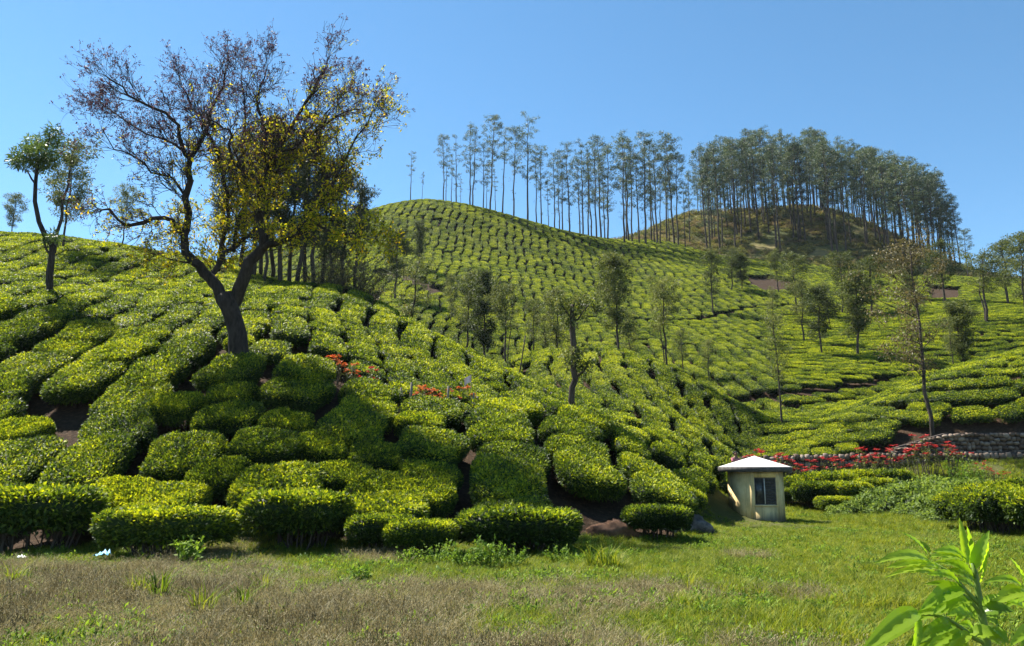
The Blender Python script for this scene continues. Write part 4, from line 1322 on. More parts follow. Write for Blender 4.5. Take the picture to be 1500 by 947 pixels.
# ------------------------------------------------------------------ stone retaining walls
M_MORTAR = plain_mat('dark_earth_mortar', (0.028, 0.022, 0.018), (0.08, 0.06, 0.048), 8, .95, .4)
def stone_mat():
    m, t, out = new_mat('rubble_stone')
    oi = t.nodes.new('ShaderNodeObjectInfo'); tc = t.nodes.new('ShaderNodeTexCoord')
    n = noise(t, 5, 5, tc.outputs['Object'], .65)
    c = ramp(t, oi.outputs['Random'], [(0.0, (0.085, 0.052, 0.034)), (0.35, (0.16, 0.108, 0.07)), (0.7, (0.27, 0.20, 0.14)), (1.0, (0.42, 0.34, 0.26))])
    c = mixc(t, math_node(t, 'MULTIPLY', n, .9), c, (0.10, 0.075, 0.06))
    b = t.nodes.new('ShaderNodeBsdfPrincipled'); b.inputs['Roughness'].default_value = .9; b.inputs['Specular IOR Level'].default_value = .2
    t.links.new(c, b.inputs['Base Color'])
    bp = t.nodes.new('ShaderNodeBump'); bp.inputs['Distance'].default_value = .03; bp.inputs['Strength'].default_value = .6
    t.links.new(n, bp.inputs['Height']); t.links.new(bp.outputs[0], b.inputs['Normal']); t.links.new(b.outputs[0], out.inputs[0])
    return m
M_STONE = stone_mat()
def stone_mesh(seed):
    g = np.random.default_rng(seed); m = MB()
    n = 8
    a = (np.arange(n) + .5 * (seed % 2) + g.uniform(-.3, .3, n)) * 2 * math.pi / n
    r = (np.abs(np.cos(a)) ** 6 + np.abs(np.sin(a)) ** 6) ** (-1 / 6) * g.uniform(.82, 1.06, n) * .5
    V = []
    for y, k in ((.12, 1.0), (-.07, 1.0), (-.13, .84)):
        V += [(r[i] * k * math.cos(a[i]), y + g.normal() * .012, r[i] * k * math.sin(a[i])) for i in range(n)]
    V.append((0, -.145, 0)); c = len(V) - 1
    Q = [(j * n + i, j * n + (i + 1) % n, (j + 1) * n + (i + 1) % n, (j + 1) * n + i) for j in range(2) for i in range(n)]
    T = [(2 * n + i, 2 * n + (i + 1) % n, c) for i in range(n)]
    m.add(V, T, Q); return m.mesh('stone', M_STONE)
STONES = [stone_mesh(950 + i) for i in range(10)]
def stone_wall(line, zb, zt, rows, label, seed):
    g = np.random.default_rng(seed)
    a = np.array(line[0]); b = np.array(line[1]); L = np.linalg.norm(b - a); dr = (b - a) / L; ang = math.atan2(dr[1], dr[0])
    root = empty('stone_wall', (a[0], a[1], zb(0)), ang); tag(root, label, 'wall')
    z0 = zb(0)
    m = MB()
    N = 24
    for i in range(N):
        s0, s1 = L * i / N, L * (i + 1) / N
        m.add([(s0, 0, zb(s0) - z0 - .6), (s1, 0, zb(s1) - z0 - .6), (s1, 0, zt(s1) - z0), (s0, 0, zt(s0) - z0), (s0, .5, zb(s0) - z0 - .6), (s1, .5, zb(s1) - z0 - .6), (s1, .5, zt(s1) - z0), (s0, .5, zt(s0) - z0)], None,
              [(0, 1, 2, 3), (5, 4, 7, 6), (3, 2, 6, 7)] + ([(4, 0, 3, 7)] if i == 0 else []) + ([(1, 5, 6, 2)] if i == N - 1 else []))
    ob('mortar', m.mesh('wall_mortar', M_MORTAR), root)
    cnt = 0
    for r in range(rows):
        s = g.uniform(0, .2)
        while s < L - .1:
            hh = (zt(s) - zb(s)) / rows
            wd = g.uniform(.20, .37)
            o = ob('stone', STONES[int(g.integers(0, 10))], root)
            o.location = (s + wd / 2, -.02 + g.normal() * .012, zb(s) - z0 + hh * (r + .5) + g.normal() * .04)
            o.rotation_euler = (0, g.normal() * .12 + (math.pi if g.uniform() < .5 else 0), 0)
            o.scale = (wd * 1.08, g.uniform(.6, 1.1), hh * g.uniform(.80, 1.12))
            s += wd; cnt += 1
    return cnt
la_, lb_ = at(1082, 665, 45.6), at(1524, 665, 44.15)
Lw = math.hypot(lb_.x - la_.x, lb_.y - la_.y)
sp_ = lambda f: Lw * f
n1 = stone_wall(((la_.x, la_.y), (lb_.x, lb_.y)), lambda s: 0.85 + .3 * s / Lw, lambda s: 2.62 + .22 * min(1, s / (Lw * .5)) - .0 * s, 5, 'long low stone retaining wall behind the red poinsettias', 61)
ua_, ub_ = at(1308, 655, 45.35), at(1524, 640, 44.65)
Lu = math.hypot(ub_.x - ua_.x, ub_.y - ua_.y)
n2 = stone_wall(((ua_.x, ua_.y), (ub_.x, ub_.y)), lambda s: 2.72, lambda s: 3.1 + .85 * min(1, s / 3.0), 5, 'upper tier of pale rubble stone under the bare earth bank', 62)
print('stones', n1, n2)

# ------------------------------------------------------------------ poinsettias
M_RED = leaf_mat('red_bract', [(0.0, (0.16, 0.010, 0.012)), (0.5, (0.38, 0.022, 0.026)), (1.0, (0.50, 0.08, 0.06))], 0.35, (1.3, .9, .9), 0.5, 0.2, 0.3)
M_ORANGE = leaf_mat('orange_bract', [(0.0, (0.35, 0.05, 0.02)), (0.5, (0.55, 0.12, 0.03)), (1.0, (0.55, 0.30, 0.05))], 0.35, (1.2, 1, .9), 0.5, 0.2, 0.3)
M_PLEAF = leaf_mat('poinsettia_leaf', [(0.0, (0.04, 0.06, 0.018)), (0.5, (0.10, 0.13, 0.03)), (1.0, (0.22, 0.22, 0.06))], 0.35, (1.2, 1.2, .7), 0.5, 0.3, 0.3)
M_PSTEM = bark_mat('poinsettia_stem', (0.05, 0.04, 0.03), (0.17, 0.14, 0.10), 10)
def poinsettia(seed, h, n, spread, red=M_RED, leafy=1.0):
    g = np.random.default_rng(seed); s, l, b = MB(), MB(), MB()
    for i in range(n):
        a = g.uniform(0, 6.28); r = spread * math.sqrt(g.uniform())
        hh = h * g.uniform(.62, 1.05)
        p0 = np.array([.10 * math.cos(a), .10 * math.sin(a), -.25]); p2 = np.array([r * math.cos(a), r * math.sin(a), hh]); p1 = (p0 + p2) / 2 + np.array([math.cos(a), math.sin(a), 0]) * .1 * spread + g.normal(size=3) * .05
        s.tube([p0, p1, p2], [.02, .014, .008], 4, cap=False)
        k = int(12 * leafy)
        t = g.uniform(.45, .97, k)[:, None]
        P = p1 + (p2 - p1) * ((t - .4) / .6)
        l.leaves(P, unit_rand(g, k) + [0, 0, -.2], unit_rand(g, k) * .6 + [0, 0, .8], g.uniform(.10, .17, k), g.uniform(.05, .08, k), g.uniform(0, 1, k))
        k = 13
        az = np.arange(k) * 2.4 + g.uniform(0, 6)
        D = np.stack([np.cos(az), np.sin(az), g.uniform(-.15, .5, k)], -1)
        b.leaves(p2 + g.normal(size=(k, 3)) * .02, D, np.array([0, 0, 1.0]) + .3 * g.normal(size=(k, 3)), g.uniform(.11, .20, k), g.uniform(.05, .085, k), g.uniform(0, 1, k))
    return s.mesh('poinsettia_stems', M_PSTEM), l.mesh('poinsettia_leaves', M_PLEAF), b.mesh('poinsettia_bracts', red)
PN = [poinsettia(1000 + i, 1.6, (10, 8, 9, 7)[i], (.75, .6, .65, .55)[i], leafy=(1.8, 1.6, 2.0, 1.5)[i]) for i in range(4)]
PO = [poinsettia(1010 + i, 1.2, 13, .6, M_ORANGE, .9) for i in range(2)]
def put_poinsettia(px, d, h, ms, label, group, wide=1.0):
    X = at(px, 670, d).x
    o = empty('poinsettia', (X, d, h1(X, d)), gr.uniform(0, 6.28), (h / 1.6 * wide, h / 1.6 * wide, h / 1.6)); tag(o, label, 'shrub', group)
    ob('stem', ms[0], o); a = ob('leaves', ms[1], o); a['kind'] = 'stuff'; a = ob('bracts', ms[2], o); a['kind'] = 'stuff'; a['label'] = 'red bracts'
put_poinsettia(1118, 43.2, 2.25, PN[0], 'tallest red poinsettia in the row along the stone wall, beside the hut', 'poinsettias along the wall', 1.0)
put_poinsettia(1138, 43.4, 2.0, PN[2], 'red poinsettia beside the tallest one in the row along the stone wall', 'poinsettias along the wall', 1.0)
for i, (px, h) in enumerate(((1162, 1.7), (1183, 1.5), (1204, 1.75), (1226, 1.65), (1246, 1.8), (1268, 1.95), (1284, 1.6), (1302, 2.0), (1322, 1.7), (1344, 2.05), (1362, 1.75), (1386, 1.85), (1403, 1.5))):
    put_poinsettia(px, 43.0 - .25 * (i % 3), h, PN[i % 4], 'red poinsettia in the long row in front of the stone wall', 'poinsettias along the wall', 1.05)
for px, d, h in ((1438, 40.5, 1.25), (1452, 40, 1.0), (1472, 38.5, .95)):
    put_poinsettia(px, d, h, PN[(px // 3) % 4], 'sparse low poinsettia past the end of the row, by the tea bushes', 'straggling poinsettias', .7)
for px, d, h, k, la in ((486, 31.0, 1.5, 0, 'orange-red flowering shrub on the path just below the spreading tree'), (506, 30.9, 1.35, 1, 'orange flowering shrub on the path between two red ones'), (537, 30.4, 1.4, 2, 'bright red flowering shrub on the hillside path, set apart from the posts'),
                        (608, 30.9, 1.35, 0, 'orange flowering shrub by the first fence post'), (624, 31.1, 1.3, 1, 'orange flowering shrub between the fence posts'), (640, 31.3, 1.3, 0, 'faded orange shrub between the fence posts'), (654, 31.4, 1.1, 2, 'small red shrub by the middle fence post'), (672, 31.4, .9, 3, 'low red shrub under the pale flag'), (680, 32.0, 1.5, 1, 'orange shrub behind the pale flag')):
    put_poinsettia(px, d, h, (PO + PN[2:])[k], la, 'flowering shrubs on the hillside path', .8)

# ------------------------------------------------------------------ the hut
def wall_mat():
    m, t, out = new_mat('stained_cream_plaster')
    tc = t.nodes.new('ShaderNodeTexCoord'); P = tc.outputs['Object']
    sp = t.nodes.new('ShaderNodeSeparateXYZ'); t.links.new(P, sp.inputs[0])
    n = noise(t, 3, 6, P, .65)
    mp = t.nodes.new('ShaderNodeMapping'); mp.inputs['Scale'].default_value = (9, 9, .7); t.links.new(P, mp.inputs[0])
    st = noise(t, 1.0, 4, mp.outputs[0], .6)
    c = ramp(t, n, [(.3, (0.60, 0.44, 0.19)), (.55, (0.76, 0.58, 0.28)), (.8, (0.80, 0.64, 0.34))])
    # rising damp with a ragged upper edge, and runs of rust and grime
    zz = math_node(t, 'ADD', math_node(t, 'MULTIPLY', sp.outputs[2], -1.9), math_node(t, 'ADD', math_node(t, 'MULTIPLY', st, .9), math_node(t, 'MULTIPLY', n, .7)))
    damp = math_node(t, 'MULTIPLY', math_node(t, 'ADD', zz, -.05), 1.6, True)
    c = mixc(t, math_node(t, 'MULTIPLY', damp, .75), c, (0.12, 0.12, 0.105))
    run = ramp(t, st, [(.52, (0, 0, 0)), (.68, (1, 1, 1))])
    rr = t.nodes.new('ShaderNodeRGBToBW'); t.links.new(run, rr.inputs[0])
    c = mixc(t, math_node(t, 'MULTIPLY', rr.outputs[0], .4), c, (0.20, 0.14, 0.07))
    b = t.nodes.new('ShaderNodeBsdfPrincipled'); b.inputs['Roughness'].default_value = .9; b.inputs['Specular IOR Level'].default_value = .15
    t.links.new(c, b.inputs['Base Color'])
    bp = t.nodes.new('ShaderNodeBump'); bp.inputs['Distance'].default_value = .01; bp.inputs['Strength'].default_value = .4
    t.links.new(n, bp.inputs['Height']); t.links.new(bp.outputs[0], b.inputs['Normal']); t.links.new(b.outputs[0], out.inputs[0])
    return m
def hut():
    k = at(1100, 766, 30.3)
    A = 1.10; AP = A * math.sqrt(3) / 2; HW = 1.86; T = .11
    rz = math.radians(1.5)
    root = empty('pump_hut', (k.x + A / 2, k.y + AP, -.02), rz); tag(root, 'small six-sided cream hut with a pale pyramid roof standing on the meadow', 'hut')
    MW = wall_mat(); h = AP
    WX0, WX1, WZ0, WZ1 = -.38, .46, .64, 1.66
    hx = [(A * math.cos(math.radians(60 * i)), A * math.sin(math.radians(60 * i))) for i in range(6)]
    for i in range(6):
        p0, p1 = hx[i], hx[(i + 1) % 6]
        q0, q1 = (p0[0] * (1 - T / AP), p0[1] * (1 - T / AP)), (p1[0] * (1 - T / AP), p1[1] * (1 - T / AP))
        m = MB()
        def slab(f0, f1, z0, z1):
            L = lambda a_, b_, f: (a_[0] + (b_[0] - a_[0]) * f, a_[1] + (b_[1] - a_[1]) * f)
            V = [(*L(p0, p1, f0), z0), (*L(p0, p1, f1), z0), (*L(q0, q1, f1), z0), (*L(q0, q1, f0), z0), (*L(p0, p1, f0), z1), (*L(p0, p1, f1), z1), (*L(q0, q1, f1), z1), (*L(q0, q1, f0), z1)]
            m.add(V, None, [(0, 1, 2, 3), (7, 6, 5, 4), (0, 4, 5, 1), (2, 6, 7, 3), (1, 5, 6, 2), (3, 7, 4, 0)])
        if i == 4:      # the face with the window opening
            f0, f1 = (WX0 + A / 2) / A, (WX1 + A / 2) / A
            slab(0, f0, -.3, HW); slab(f1, 1, -.3, HW); slab(f0, f1, -.3, WZ0); slab(f0, f1, WZ1, HW)
        else:
            slab(0, 1, -.3, HW)
        ob('wall', m.mesh('hut_wall', MW), root)
    # window: frame, mullion, two panes, boarded right half, sill
    MF = plain_mat('weathered_frame', (0.10, 0.09, 0.075), (0.26, 0.24, 0.20), 12)
    MG, t, out = new_mat('dusty_glass')
    b = t.nodes.new('ShaderNodeBsdfPrincipled'); b.inputs['Base Color'].default_value = (.035, .04, .042, 1); b.inputs['Roughness'].default_value = .28
    tc = t.nodes.new('ShaderNodeTexCoord'); nn = noise(t, 5, 4, tc.outputs['Object']); cc = ramp(t, nn, [(.4, (.02, .022, .024)), (.7, (.09, .09, .08))]); t.links.new(cc, b.inputs['Base Color']); t.links.new(b.outputs[0], out.inputs[0])
    win = empty('window'); win.parent = root
    m = MB(); y0, y1 = -h + .02, -h + .075; f = .035
    m.box(WX0, WX0 + f, y0, y1, WZ0, WZ1); m.box(WX1 - f, WX1, y0, y1, WZ0, WZ1); m.box(WX0 + f, WX1 - f, y0, y1, WZ0, WZ0 + f); m.box(WX0 + f, WX1 - f, y0, y1, WZ1 - f, WZ1)
    ob('frame', m.mesh('window_frame', MF), win)
    mx = .02
    m = MB(); m.box(mx - .018, mx + .018, y0 + .004, y1 - .004, WZ0 + f, WZ1 - f); ob('mullion', m.mesh('window_mullion', plain_mat('pale_bar', (.35, .35, .33), (.55, .55, .52), 9)), win)
    m = MB(); m.box(WX0 + f, mx - .018, y0 + .025, y0 + .035, WZ0 + f, WZ1 - f); ob('pane', m.mesh('window_pane', MG), win)
    m = MB(); m.box(mx + .018, WX1 - f, y0 + .03, y0 + .04, WZ0 + f, WZ1 - f); ob('pane', m.mesh('window_pane', MG), win)
    MB_ = plain_mat('dark_louvre', (.03, .03, .028), (.085, .08, .07), 14)
    nl = 9
    for i in range(nl):
        z0 = WZ0 + f + (WZ1 - WZ0 - 2 * f) * i / nl
        m = MB(); m.box(mx + .022, WX1 - f - .004, y0 + .004, y0 + .026, z0 + .006, z0 + (WZ1 - WZ0 - 2 * f) / nl - .012); ob('slat', m.mesh('window_slat', MB_), win)
    m = MB(); m.box(WX0 - .03, WX1 + .03, -h - .03, -h + .015, WZ0 - .05, WZ0 - .003); ob('sill', m.mesh('window_sill', MW), win)
    # roof: a thick six-sided slab and a low pale pyramid
    e = A + .36
    MR = plain_mat('whitewashed_roof', (.50, .48, .45), (.82, .80, .76), 4, .8, .4)
    ME = plain_mat('grimy_roof_edge', (.03, .027, .025), (.12, .11, .10), 6, .9, .3)
    ring = lambda r, z: [(r * math.cos(math.radians(60 * i)), r * math.sin(math.radians(60 * i)), z) for i in range(6)]
    m = MB(); m.add(ring(e, HW + .002) + ring(e, HW + .19), None, [(i, (i + 1) % 6, 6 + (i + 1) % 6, 6 + i) for i in range(6)] + [(0, 3, 2, 1), (0, 5, 4, 3), (6, 7, 8, 9), (6, 9, 10, 11)])
    ob('roof_edge', m.mesh('roof_edge', ME), root)
    for i in range(6):      # six roof panels meeting at the hips
        j = (i + 1) % 6; r0, r1 = ring(e - .015, HW + .193), ring(.06, HW + .60)
        m = MB(); m.add([r0[i], r0[j], r1[j], r1[i], (0, 0, HW + .62)], [(3, 2, 4)], [(0, 1, 2, 3)])
        ob('roof_panel', m.mesh('roof_panel', MR), root)
hut()

# ------------------------------------------------------------------ shrubs in front of the wall
def tea_at(px, d, wx, ly, hs, label, group, rz=0.0, large=True, dz=0.0):
    X = at(px, 700, d).x; v = int(gr.integers(0, 99))
    o = empty('tea_bush', (X, d, h1(X, d) - .03 + dz), rz); W0, L0 = (NEAR_W, NEAR_L) if large else (MID_W, MID_L)
    o.scale = (wx / W0, ly / L0, hs); tag(o, label, 'tea bush', group)
    f = ob('foliage', (near_f if large else mid_f)[v % (7 if large else 6)], o); f['kind'] = 'stuff'; ob('stem', (near_s if large else mid_s)[v % (7 if large else 6)], o)
for px, d, wx, ly, hs in ((1165, 39.5, 1.8, 1.8, .85), (1190, 38.6, 2.0, 1.9, 1.2), (1215, 40.2, 2.4, 2.2, 1.45), (1235, 38.4, 2.2, 2.0, 1.2), (1255, 40.5, 2.3, 2.0, 1.35), (1275, 39, 2.2, 1.8, 1.15), (1298, 40, 2.2, 2, 1.3), (1180, 41.3, 2.0, 1.8, 1.1), (1222, 36.6, 1.7, 1.5, .75)):
    tea_at(px, d, wx, ly, hs, 'rounded tea bush in the cluster between the hut and the poinsettias', 'tea bushes by the hut', gr.uniform(-.4, .4))
for px, d, wx, ly, hs in ((1432, 26.0, 2.3, 2.2, 1.2), (1470, 24.5, 2.3, 2.2, 1.25), (1510, 23.8, 2.4, 2.2, 1.3), (1455, 27.8, 2.4, 2.2, 1.2), (1490, 27.5, 2.4, 2.2, 1.3), (1530, 27, 2.5, 2.3, 1.4), (1478, 31, 2.4, 2.2, .8), (1510, 31.5, 2.4, 2.2, .85), (1450, 33.5, 2.2, 2.0, .65), (1540, 33, 2.4, 2.2, .85), (1500, 36, 2.3, 2.2, .6)):
    tea_at(px, d, wx, ly, hs, 'tall tea bush on the meadow rim past the creeper mound', 'tea bushes past the creeper mound', gr.uniform(-.5, .5))
for px, d, wx, ly, hs in ((1022, 34.5, 1.5, 1.3, .9), (1038, 34.5, 1.3, 1.1, .8), (1056, 36.5, 1.6, 1.4, 1.25), (1068, 38.5, 1.6, 1.4, 1.2)):
    tea_at(px, d, wx, ly, hs, 'small tea bush tucked against the hut\'s sunny side', 'tea bushes beside the hut wall', gr.uniform(-.5, .5), False)
# scattered low tea bushes at the foot of the slope
for (px, d, wx, ly, hs), la in zip(FRONT, ('straggly low tea bush at the slope foot behind the bright weeds', 'loose tea bush beside the weed clump at the slope foot', 'tea bush with a bare crooked stem overhanging the meadow',
        'broad tea bush with a dark hollow front near the blue bag', 'isolated clipped tea bush with dark twiggy front on the meadow edge', 'clipped tea bush beside the isolated one, across a grassy gap', 'tea bush above the boulders at the slope foot')):
    tea_at(px, d, wx, ly, hs, la, None, gr.uniform(-.22, .22))

def mound(seed, rx, rz, n, leaf, mat, t0=.5):
    g = np.random.default_rng(seed); mb = MB()
    d = unit_rand(g, n); d[:, 2] = np.abs(d[:, 2])
    lump = 1 + .16 * np.sin(d[:, 0] * 6 + seed) * np.sin(d[:, 1] * 5.2) + .12 * np.sin(d[:, 0] * 11) * np.sin(d[:, 2] * 9 + seed)
    P = d * (lump * g.uniform(.86, 1.04, n))[:, None] * [rx, rx, rz]
    mb.leaves(P, d * .5 + unit_rand(g, n) + [0, 0, -.1], d * .8 + unit_rand(g, n) * .6 + [0, 0, .5], g.uniform(.7, 1.3, n) * leaf, g.uniform(.55, .8, n) * leaf, np.clip(g.normal(t0, .22, n) + (lump - 1) * .8, 0, 1))
    nth = 14; th = np.arange(nth) * 2 * math.pi / nth
    rings = [np.stack([rx * .84 * k * np.cos(th), rx * .84 * k * np.sin(th), np.full(nth, rz * .84 * z)], -1) for k, z in ((1, 0), (.92, .45), (.65, .8), (.3, .97))]
    V = np.vstack(rings + [[[0, 0, rz * .85]]])
    Q = [(i * nth + k, i * nth + (k + 1) % nth, (i + 1) * nth + (k + 1) % nth, (i + 1) * nth + k) for i in range(3) for k in range(nth)]
    T = [(3 * nth + k, 3 * nth + (k + 1) % nth, 4 * nth) for k in range(nth)]
    mb.add(V, T, Q, .05)
    return mb.mesh('creeper_leaves', mat)
M_CREEP = leaf_mat('creeper_leaf', [(0.0, (0.03, 0.055, 0.015)), (0.5, (0.11, 0.17, 0.03)), (1.0, (0.26, 0.33, 0.07))], 0.42, (1.3, 1.25, .6), 0.55, 0.3, 0.15)
MO = [mound(1100 + i, 1.5, .8, 3600, .12, M_CREEP) for i in range(4)]
for i, (px, d, s, hz) in enumerate(((1255, 34.5, .8, .8), (1285, 34.5, 1.0, 1.0), (1318, 34, 1.15, 1.15), (1350, 33.5, 1.2, 1.3), (1385, 33, 1.2, 1.3), (1330, 36.5, 1.2, 1.3), (1372, 36.5, 1.3, 1.3), (1410, 35, 1.2, 1.15), (1400, 30.5, 1.0, 1.2), (1300, 37, 1.0, 1.1), (1420, 38, 1.1, .9), (1270, 36.6, .8, .9), (1355, 31.3, .8, .7), (1388, 29.0, .75, .6))):
    X = at(px, 700, d).x
    o = ob('creeper_mound', MO[i % 4]); o.location = (X, d, h1(X, d) - .1); o.rotation_euler = (0, 0, i * 1.3); o.scale = (s, s, hz)
    tag(o, 'mound of tangled pale-green creeper below the poinsettia row', 'creeper', 'creeper mounds at the meadow edge')

def weed_plant(name, px, d, h, spread, n, leaf, mat, label, seed, cat='weed', group=None, wl=.5, up=.35):
    g = np.random.default_rng(seed); s, l = MB(), MB()
    for i in range(n):
        a = g.uniform(0, 6.28); r = spread * math.sqrt(g.uniform())
        p0 = np.array([.35 * r * math.cos(a), .35 * r * math.sin(a), -.05]); p2 = np.array([r * math.cos(a), r * math.sin(a), h * g.uniform(.45, 1.08)]); p1 = (p0 + p2) / 2 + np.array([0, 0, .08 * h])
        s.tube([p0, p1, p2], [.008, .006, .003], 3, cap=False)
        k = 11
        t = g.uniform(.2, 1, k)[:, None]
        P = np.where(t < .5, p0 + (p1 - p0) * t * 2, p1 + (p2 - p1) * (t - .5) * 2)
        l.leaves(P, unit_rand(g, k) + [0, 0, up], unit_rand(g, k) * .5 + [0, 0, 1], g.uniform(.7, 1.3, k) * leaf, g.uniform(.8, 1.2, k) * leaf * wl, np.clip(g.normal(.55, .22, k), 0, 1))
    X = at(px, 830, d).x
    o = empty(name, (X, d, h1(X, d))); tag(o, label, cat, group)
    ob('stem', s.mesh(name + '_stems', M_WEED), o); f = ob('foliage', l.mesh(name + '_leaves', mat), o); f['kind'] = 'stuff'
for i, a in enumerate(((278, 17.3, .55, .42, 26, .12, 'leafy nettle-like weed in front of the isolated clipped tea bush'), (600, 17.6, .34, .3, 22, .07, 'bright lime weed cushion in front of the loose tea bush'),
                       (685, 16.9, .5, .5, 34, .085, 'tall leafy weed clump at the meadow edge, bushiest of three'), (715, 16.6, .62, .4, 30, .085, 'upright weed clump beside the bushiest one'), (745, 16.9, .42, .45, 26, .08, 'weed clump under the overhanging tea bush'),
                       (525, 14.6, .3, .3, 18, .09, 'bright weed standing alone in the dry grass'), (640, 17.5, .45, .6, 30, .075, 'dull green weed patch below the loose tea bush'), (1440, 36.8, 1.9, .6, 40, .12, 'tall yellow-green weed standing among the sparse poinsettias'),
                       (1415, 38.0, 1.6, .5, 34, .12, 'yellow-green weed between the creeper and the stone wall'), (820, 17.6, .35, .5, 22, .07, 'low weeds under the crooked bare stem'))):
    weed_plant('leafy_weed', a[0], a[1], a[2], a[3], a[4], a[5], M_WEED, a[6], 1200 + i)
# clumps of long grass
LG = [tuft('long_grass_clump', 60, .55, .13, .7, .011, M_GREEN, 1300 + i) for i in range(3)]
for i, (px, d, s) in enumerate(((210, 12.8, .8), (232, 12.4, 1.0), (196, 13.0, .7), (385, 13.2, .8), (890, 16.4, 1.0), (905, 16.2, .8), (300, 11.2, .9), (355, 11.5, .8), (20, 13.8, .9), (1010, 13.5, .7), (870, 16.8, .9))):
    X = at(px, 860, d).x
    o = ob('grass_clump', LG[i % 3]); o.location = (X, d, h1(X, d) - .02); o.rotation_euler = (0, 0, i); o.scale = (s, s, s)
    tag(o, 'clump of long bright grass blades standing in the dry meadow', 'grass', 'long grass clumps')

# ------------------------------------------------------------------ posts, flag, leaning pole, boulder, litter
M_POST = bark_mat('weathered_post', (0.09, 0.08, 0.07), (0.24, 0.21, 0.18), 9)
def pole(name, px, py, d, h, r, label, cat, group=None, lean=(0, 0), mat=M_POST):
    X = at(px, py, d).x; g = np.random.default_rng(int(px))
    o = empty(name, (X, d, h1(X, d))); tag(o, label, cat, group)
    m = MB(); m.tube([(0, 0, -.4), (lean[0] * .3 + g.normal() * .01, lean[1] * .3, h * .33), (lean[0] * .7 + g.normal() * .01, lean[1] * .7, h * .7), (lean[0], lean[1], h)], [r * 1.1, r, r * .95, r * .85], 7)
    ob('shaft', m.mesh(name, mat, False), o)
    return o
for px, py, d, h, r, la in ((586, 570, 30.3, 1.0, .045, 'short grey fence post before the first orange shrub'), (601, 572, 30.1, 1.35, .05, 'grey fence post beside the first orange shrub'), (655, 586, 30.4, 1.4, .05, 'grey fence post by the small red shrub'), (662, 592, 30.3, 1.0, .05, 'split fence post leaning on the post by the small red shrub'),
                            (692, 588, 31.0, 1.15, .045, 'grey fence post under the pale flag'), (698, 588, 31.2, 1.0, .05, 'second fence post under the pale flag')):
    pole('fence_post', px, py, d, h, r, la, 'post', 'fence posts', (.05, 0))
p = pole('flag_stick', 690, 590, 31.2, 1.85, .012, 'thin stick carrying a small pale pink flag above the fence posts', 'flag')
M_FLAG = plain_mat('pink_white_cloth', (.62, .30, .32), (.78, .74, .72), 6, .8, .1)
m = MB(); V = []
for i in range(6):
    for j in range(5):
        V.append((-.02 - .05 * i + .0 * j, .035 * math.sin(i * 1.1 + j * .7), 1.82 - .07 * j - .025 * i + .01 * math.sin(i)))
m.add(V, None, [(i * 5 + j, i * 5 + j + 1, (i + 1) * 5 + j + 1, (i + 1) * 5 + j) for i in range(5) for j in range(4)])
ob('cloth', m.mesh('flag_cloth', M_FLAG, True), p)
pole('leaning_pole', 757, 545, 40.0, 2.9, .035, 'thin dark pole leaning over the edge of the near hillside', 'pole', None, (.45, 0), M_BARK)

def rock(name, px, py, d, sx, sy, sz, label, seed, mat, cat='rock', dz=0):
    g = np.random.default_rng(seed); m = MB(); nth, nr = 26, 11
    V = []
    ph = g.uniform(0, 6, 6)
    for i in range(nr):
        el = -.4 + (math.pi / 2 + .4) * i / (nr - 1)
        for k in range(nth):
            a = k * 2 * math.pi / nth
            r = 1 + .16 * math.sin(2 * a + ph[0]) + .13 * math.sin(3 * a + ph[1] + el * 2) + .10 * math.sin(5 * a + ph[2] + 3 * el) + .34 * (float(vnoise(math.cos(a) * 3 + seed, math.sin(a) * 3 + el * 2.5, .6, seed)) - .5) + .22 * (float(vnoise(math.cos(a) * 3, math.sin(a) * 3 + el * 3 + seed, .22, seed + 1)) - .5)
            V.append((sx * r * math.cos(el) * math.cos(a), sy * r * math.cos(el) * math.sin(a), sz * r * math.sin(el)))
    m.add(V, None, [(i * nth + k, i * nth + (k + 1) % nth, (i + 1) * nth + (k + 1) % nth, (i + 1) * nth + k) for i in range(nr - 1) for k in range(nth)])
    o = ob(name, m.mesh(name, mat)); X = at(px, py, d).x; o.location = (X, d, h1(X, d) + dz); tag(o, label, cat)
M_ROCK = plain_mat('lichened_rock', (.035, .028, .024), (.20, .17, .15), 5, .9, .8)
rock('boulder', 1012, 780, 24.3, .55, .45, .36, 'rugged dark boulder at the foot of the slope, on the hut side', 71, M_ROCK)
rock('boulder', 978, 775, 24.0, .42, .4, .40, 'greyish boulder wedged under the last tea bushes of the slope', 72, plain_mat('pale_rock', (.06, .055, .05), (.34, .32, .30), 4, .9, .8))
rock('boulder', 995, 776, 23.9, .32, .3, .22, 'small dark boulder between the rugged and the greyish one', 73, M_ROCK)
M_EARTH = plain_mat('red_earth', (.06, .03, .016), (.19, .10, .055), 5, .95, .9)
rock('earth_mound', 898, 772, 22.3, .75, .5, .32, 'bare reddish earth slip between the tea bushes at the slope foot', 74, M_EARTH, 'earth')

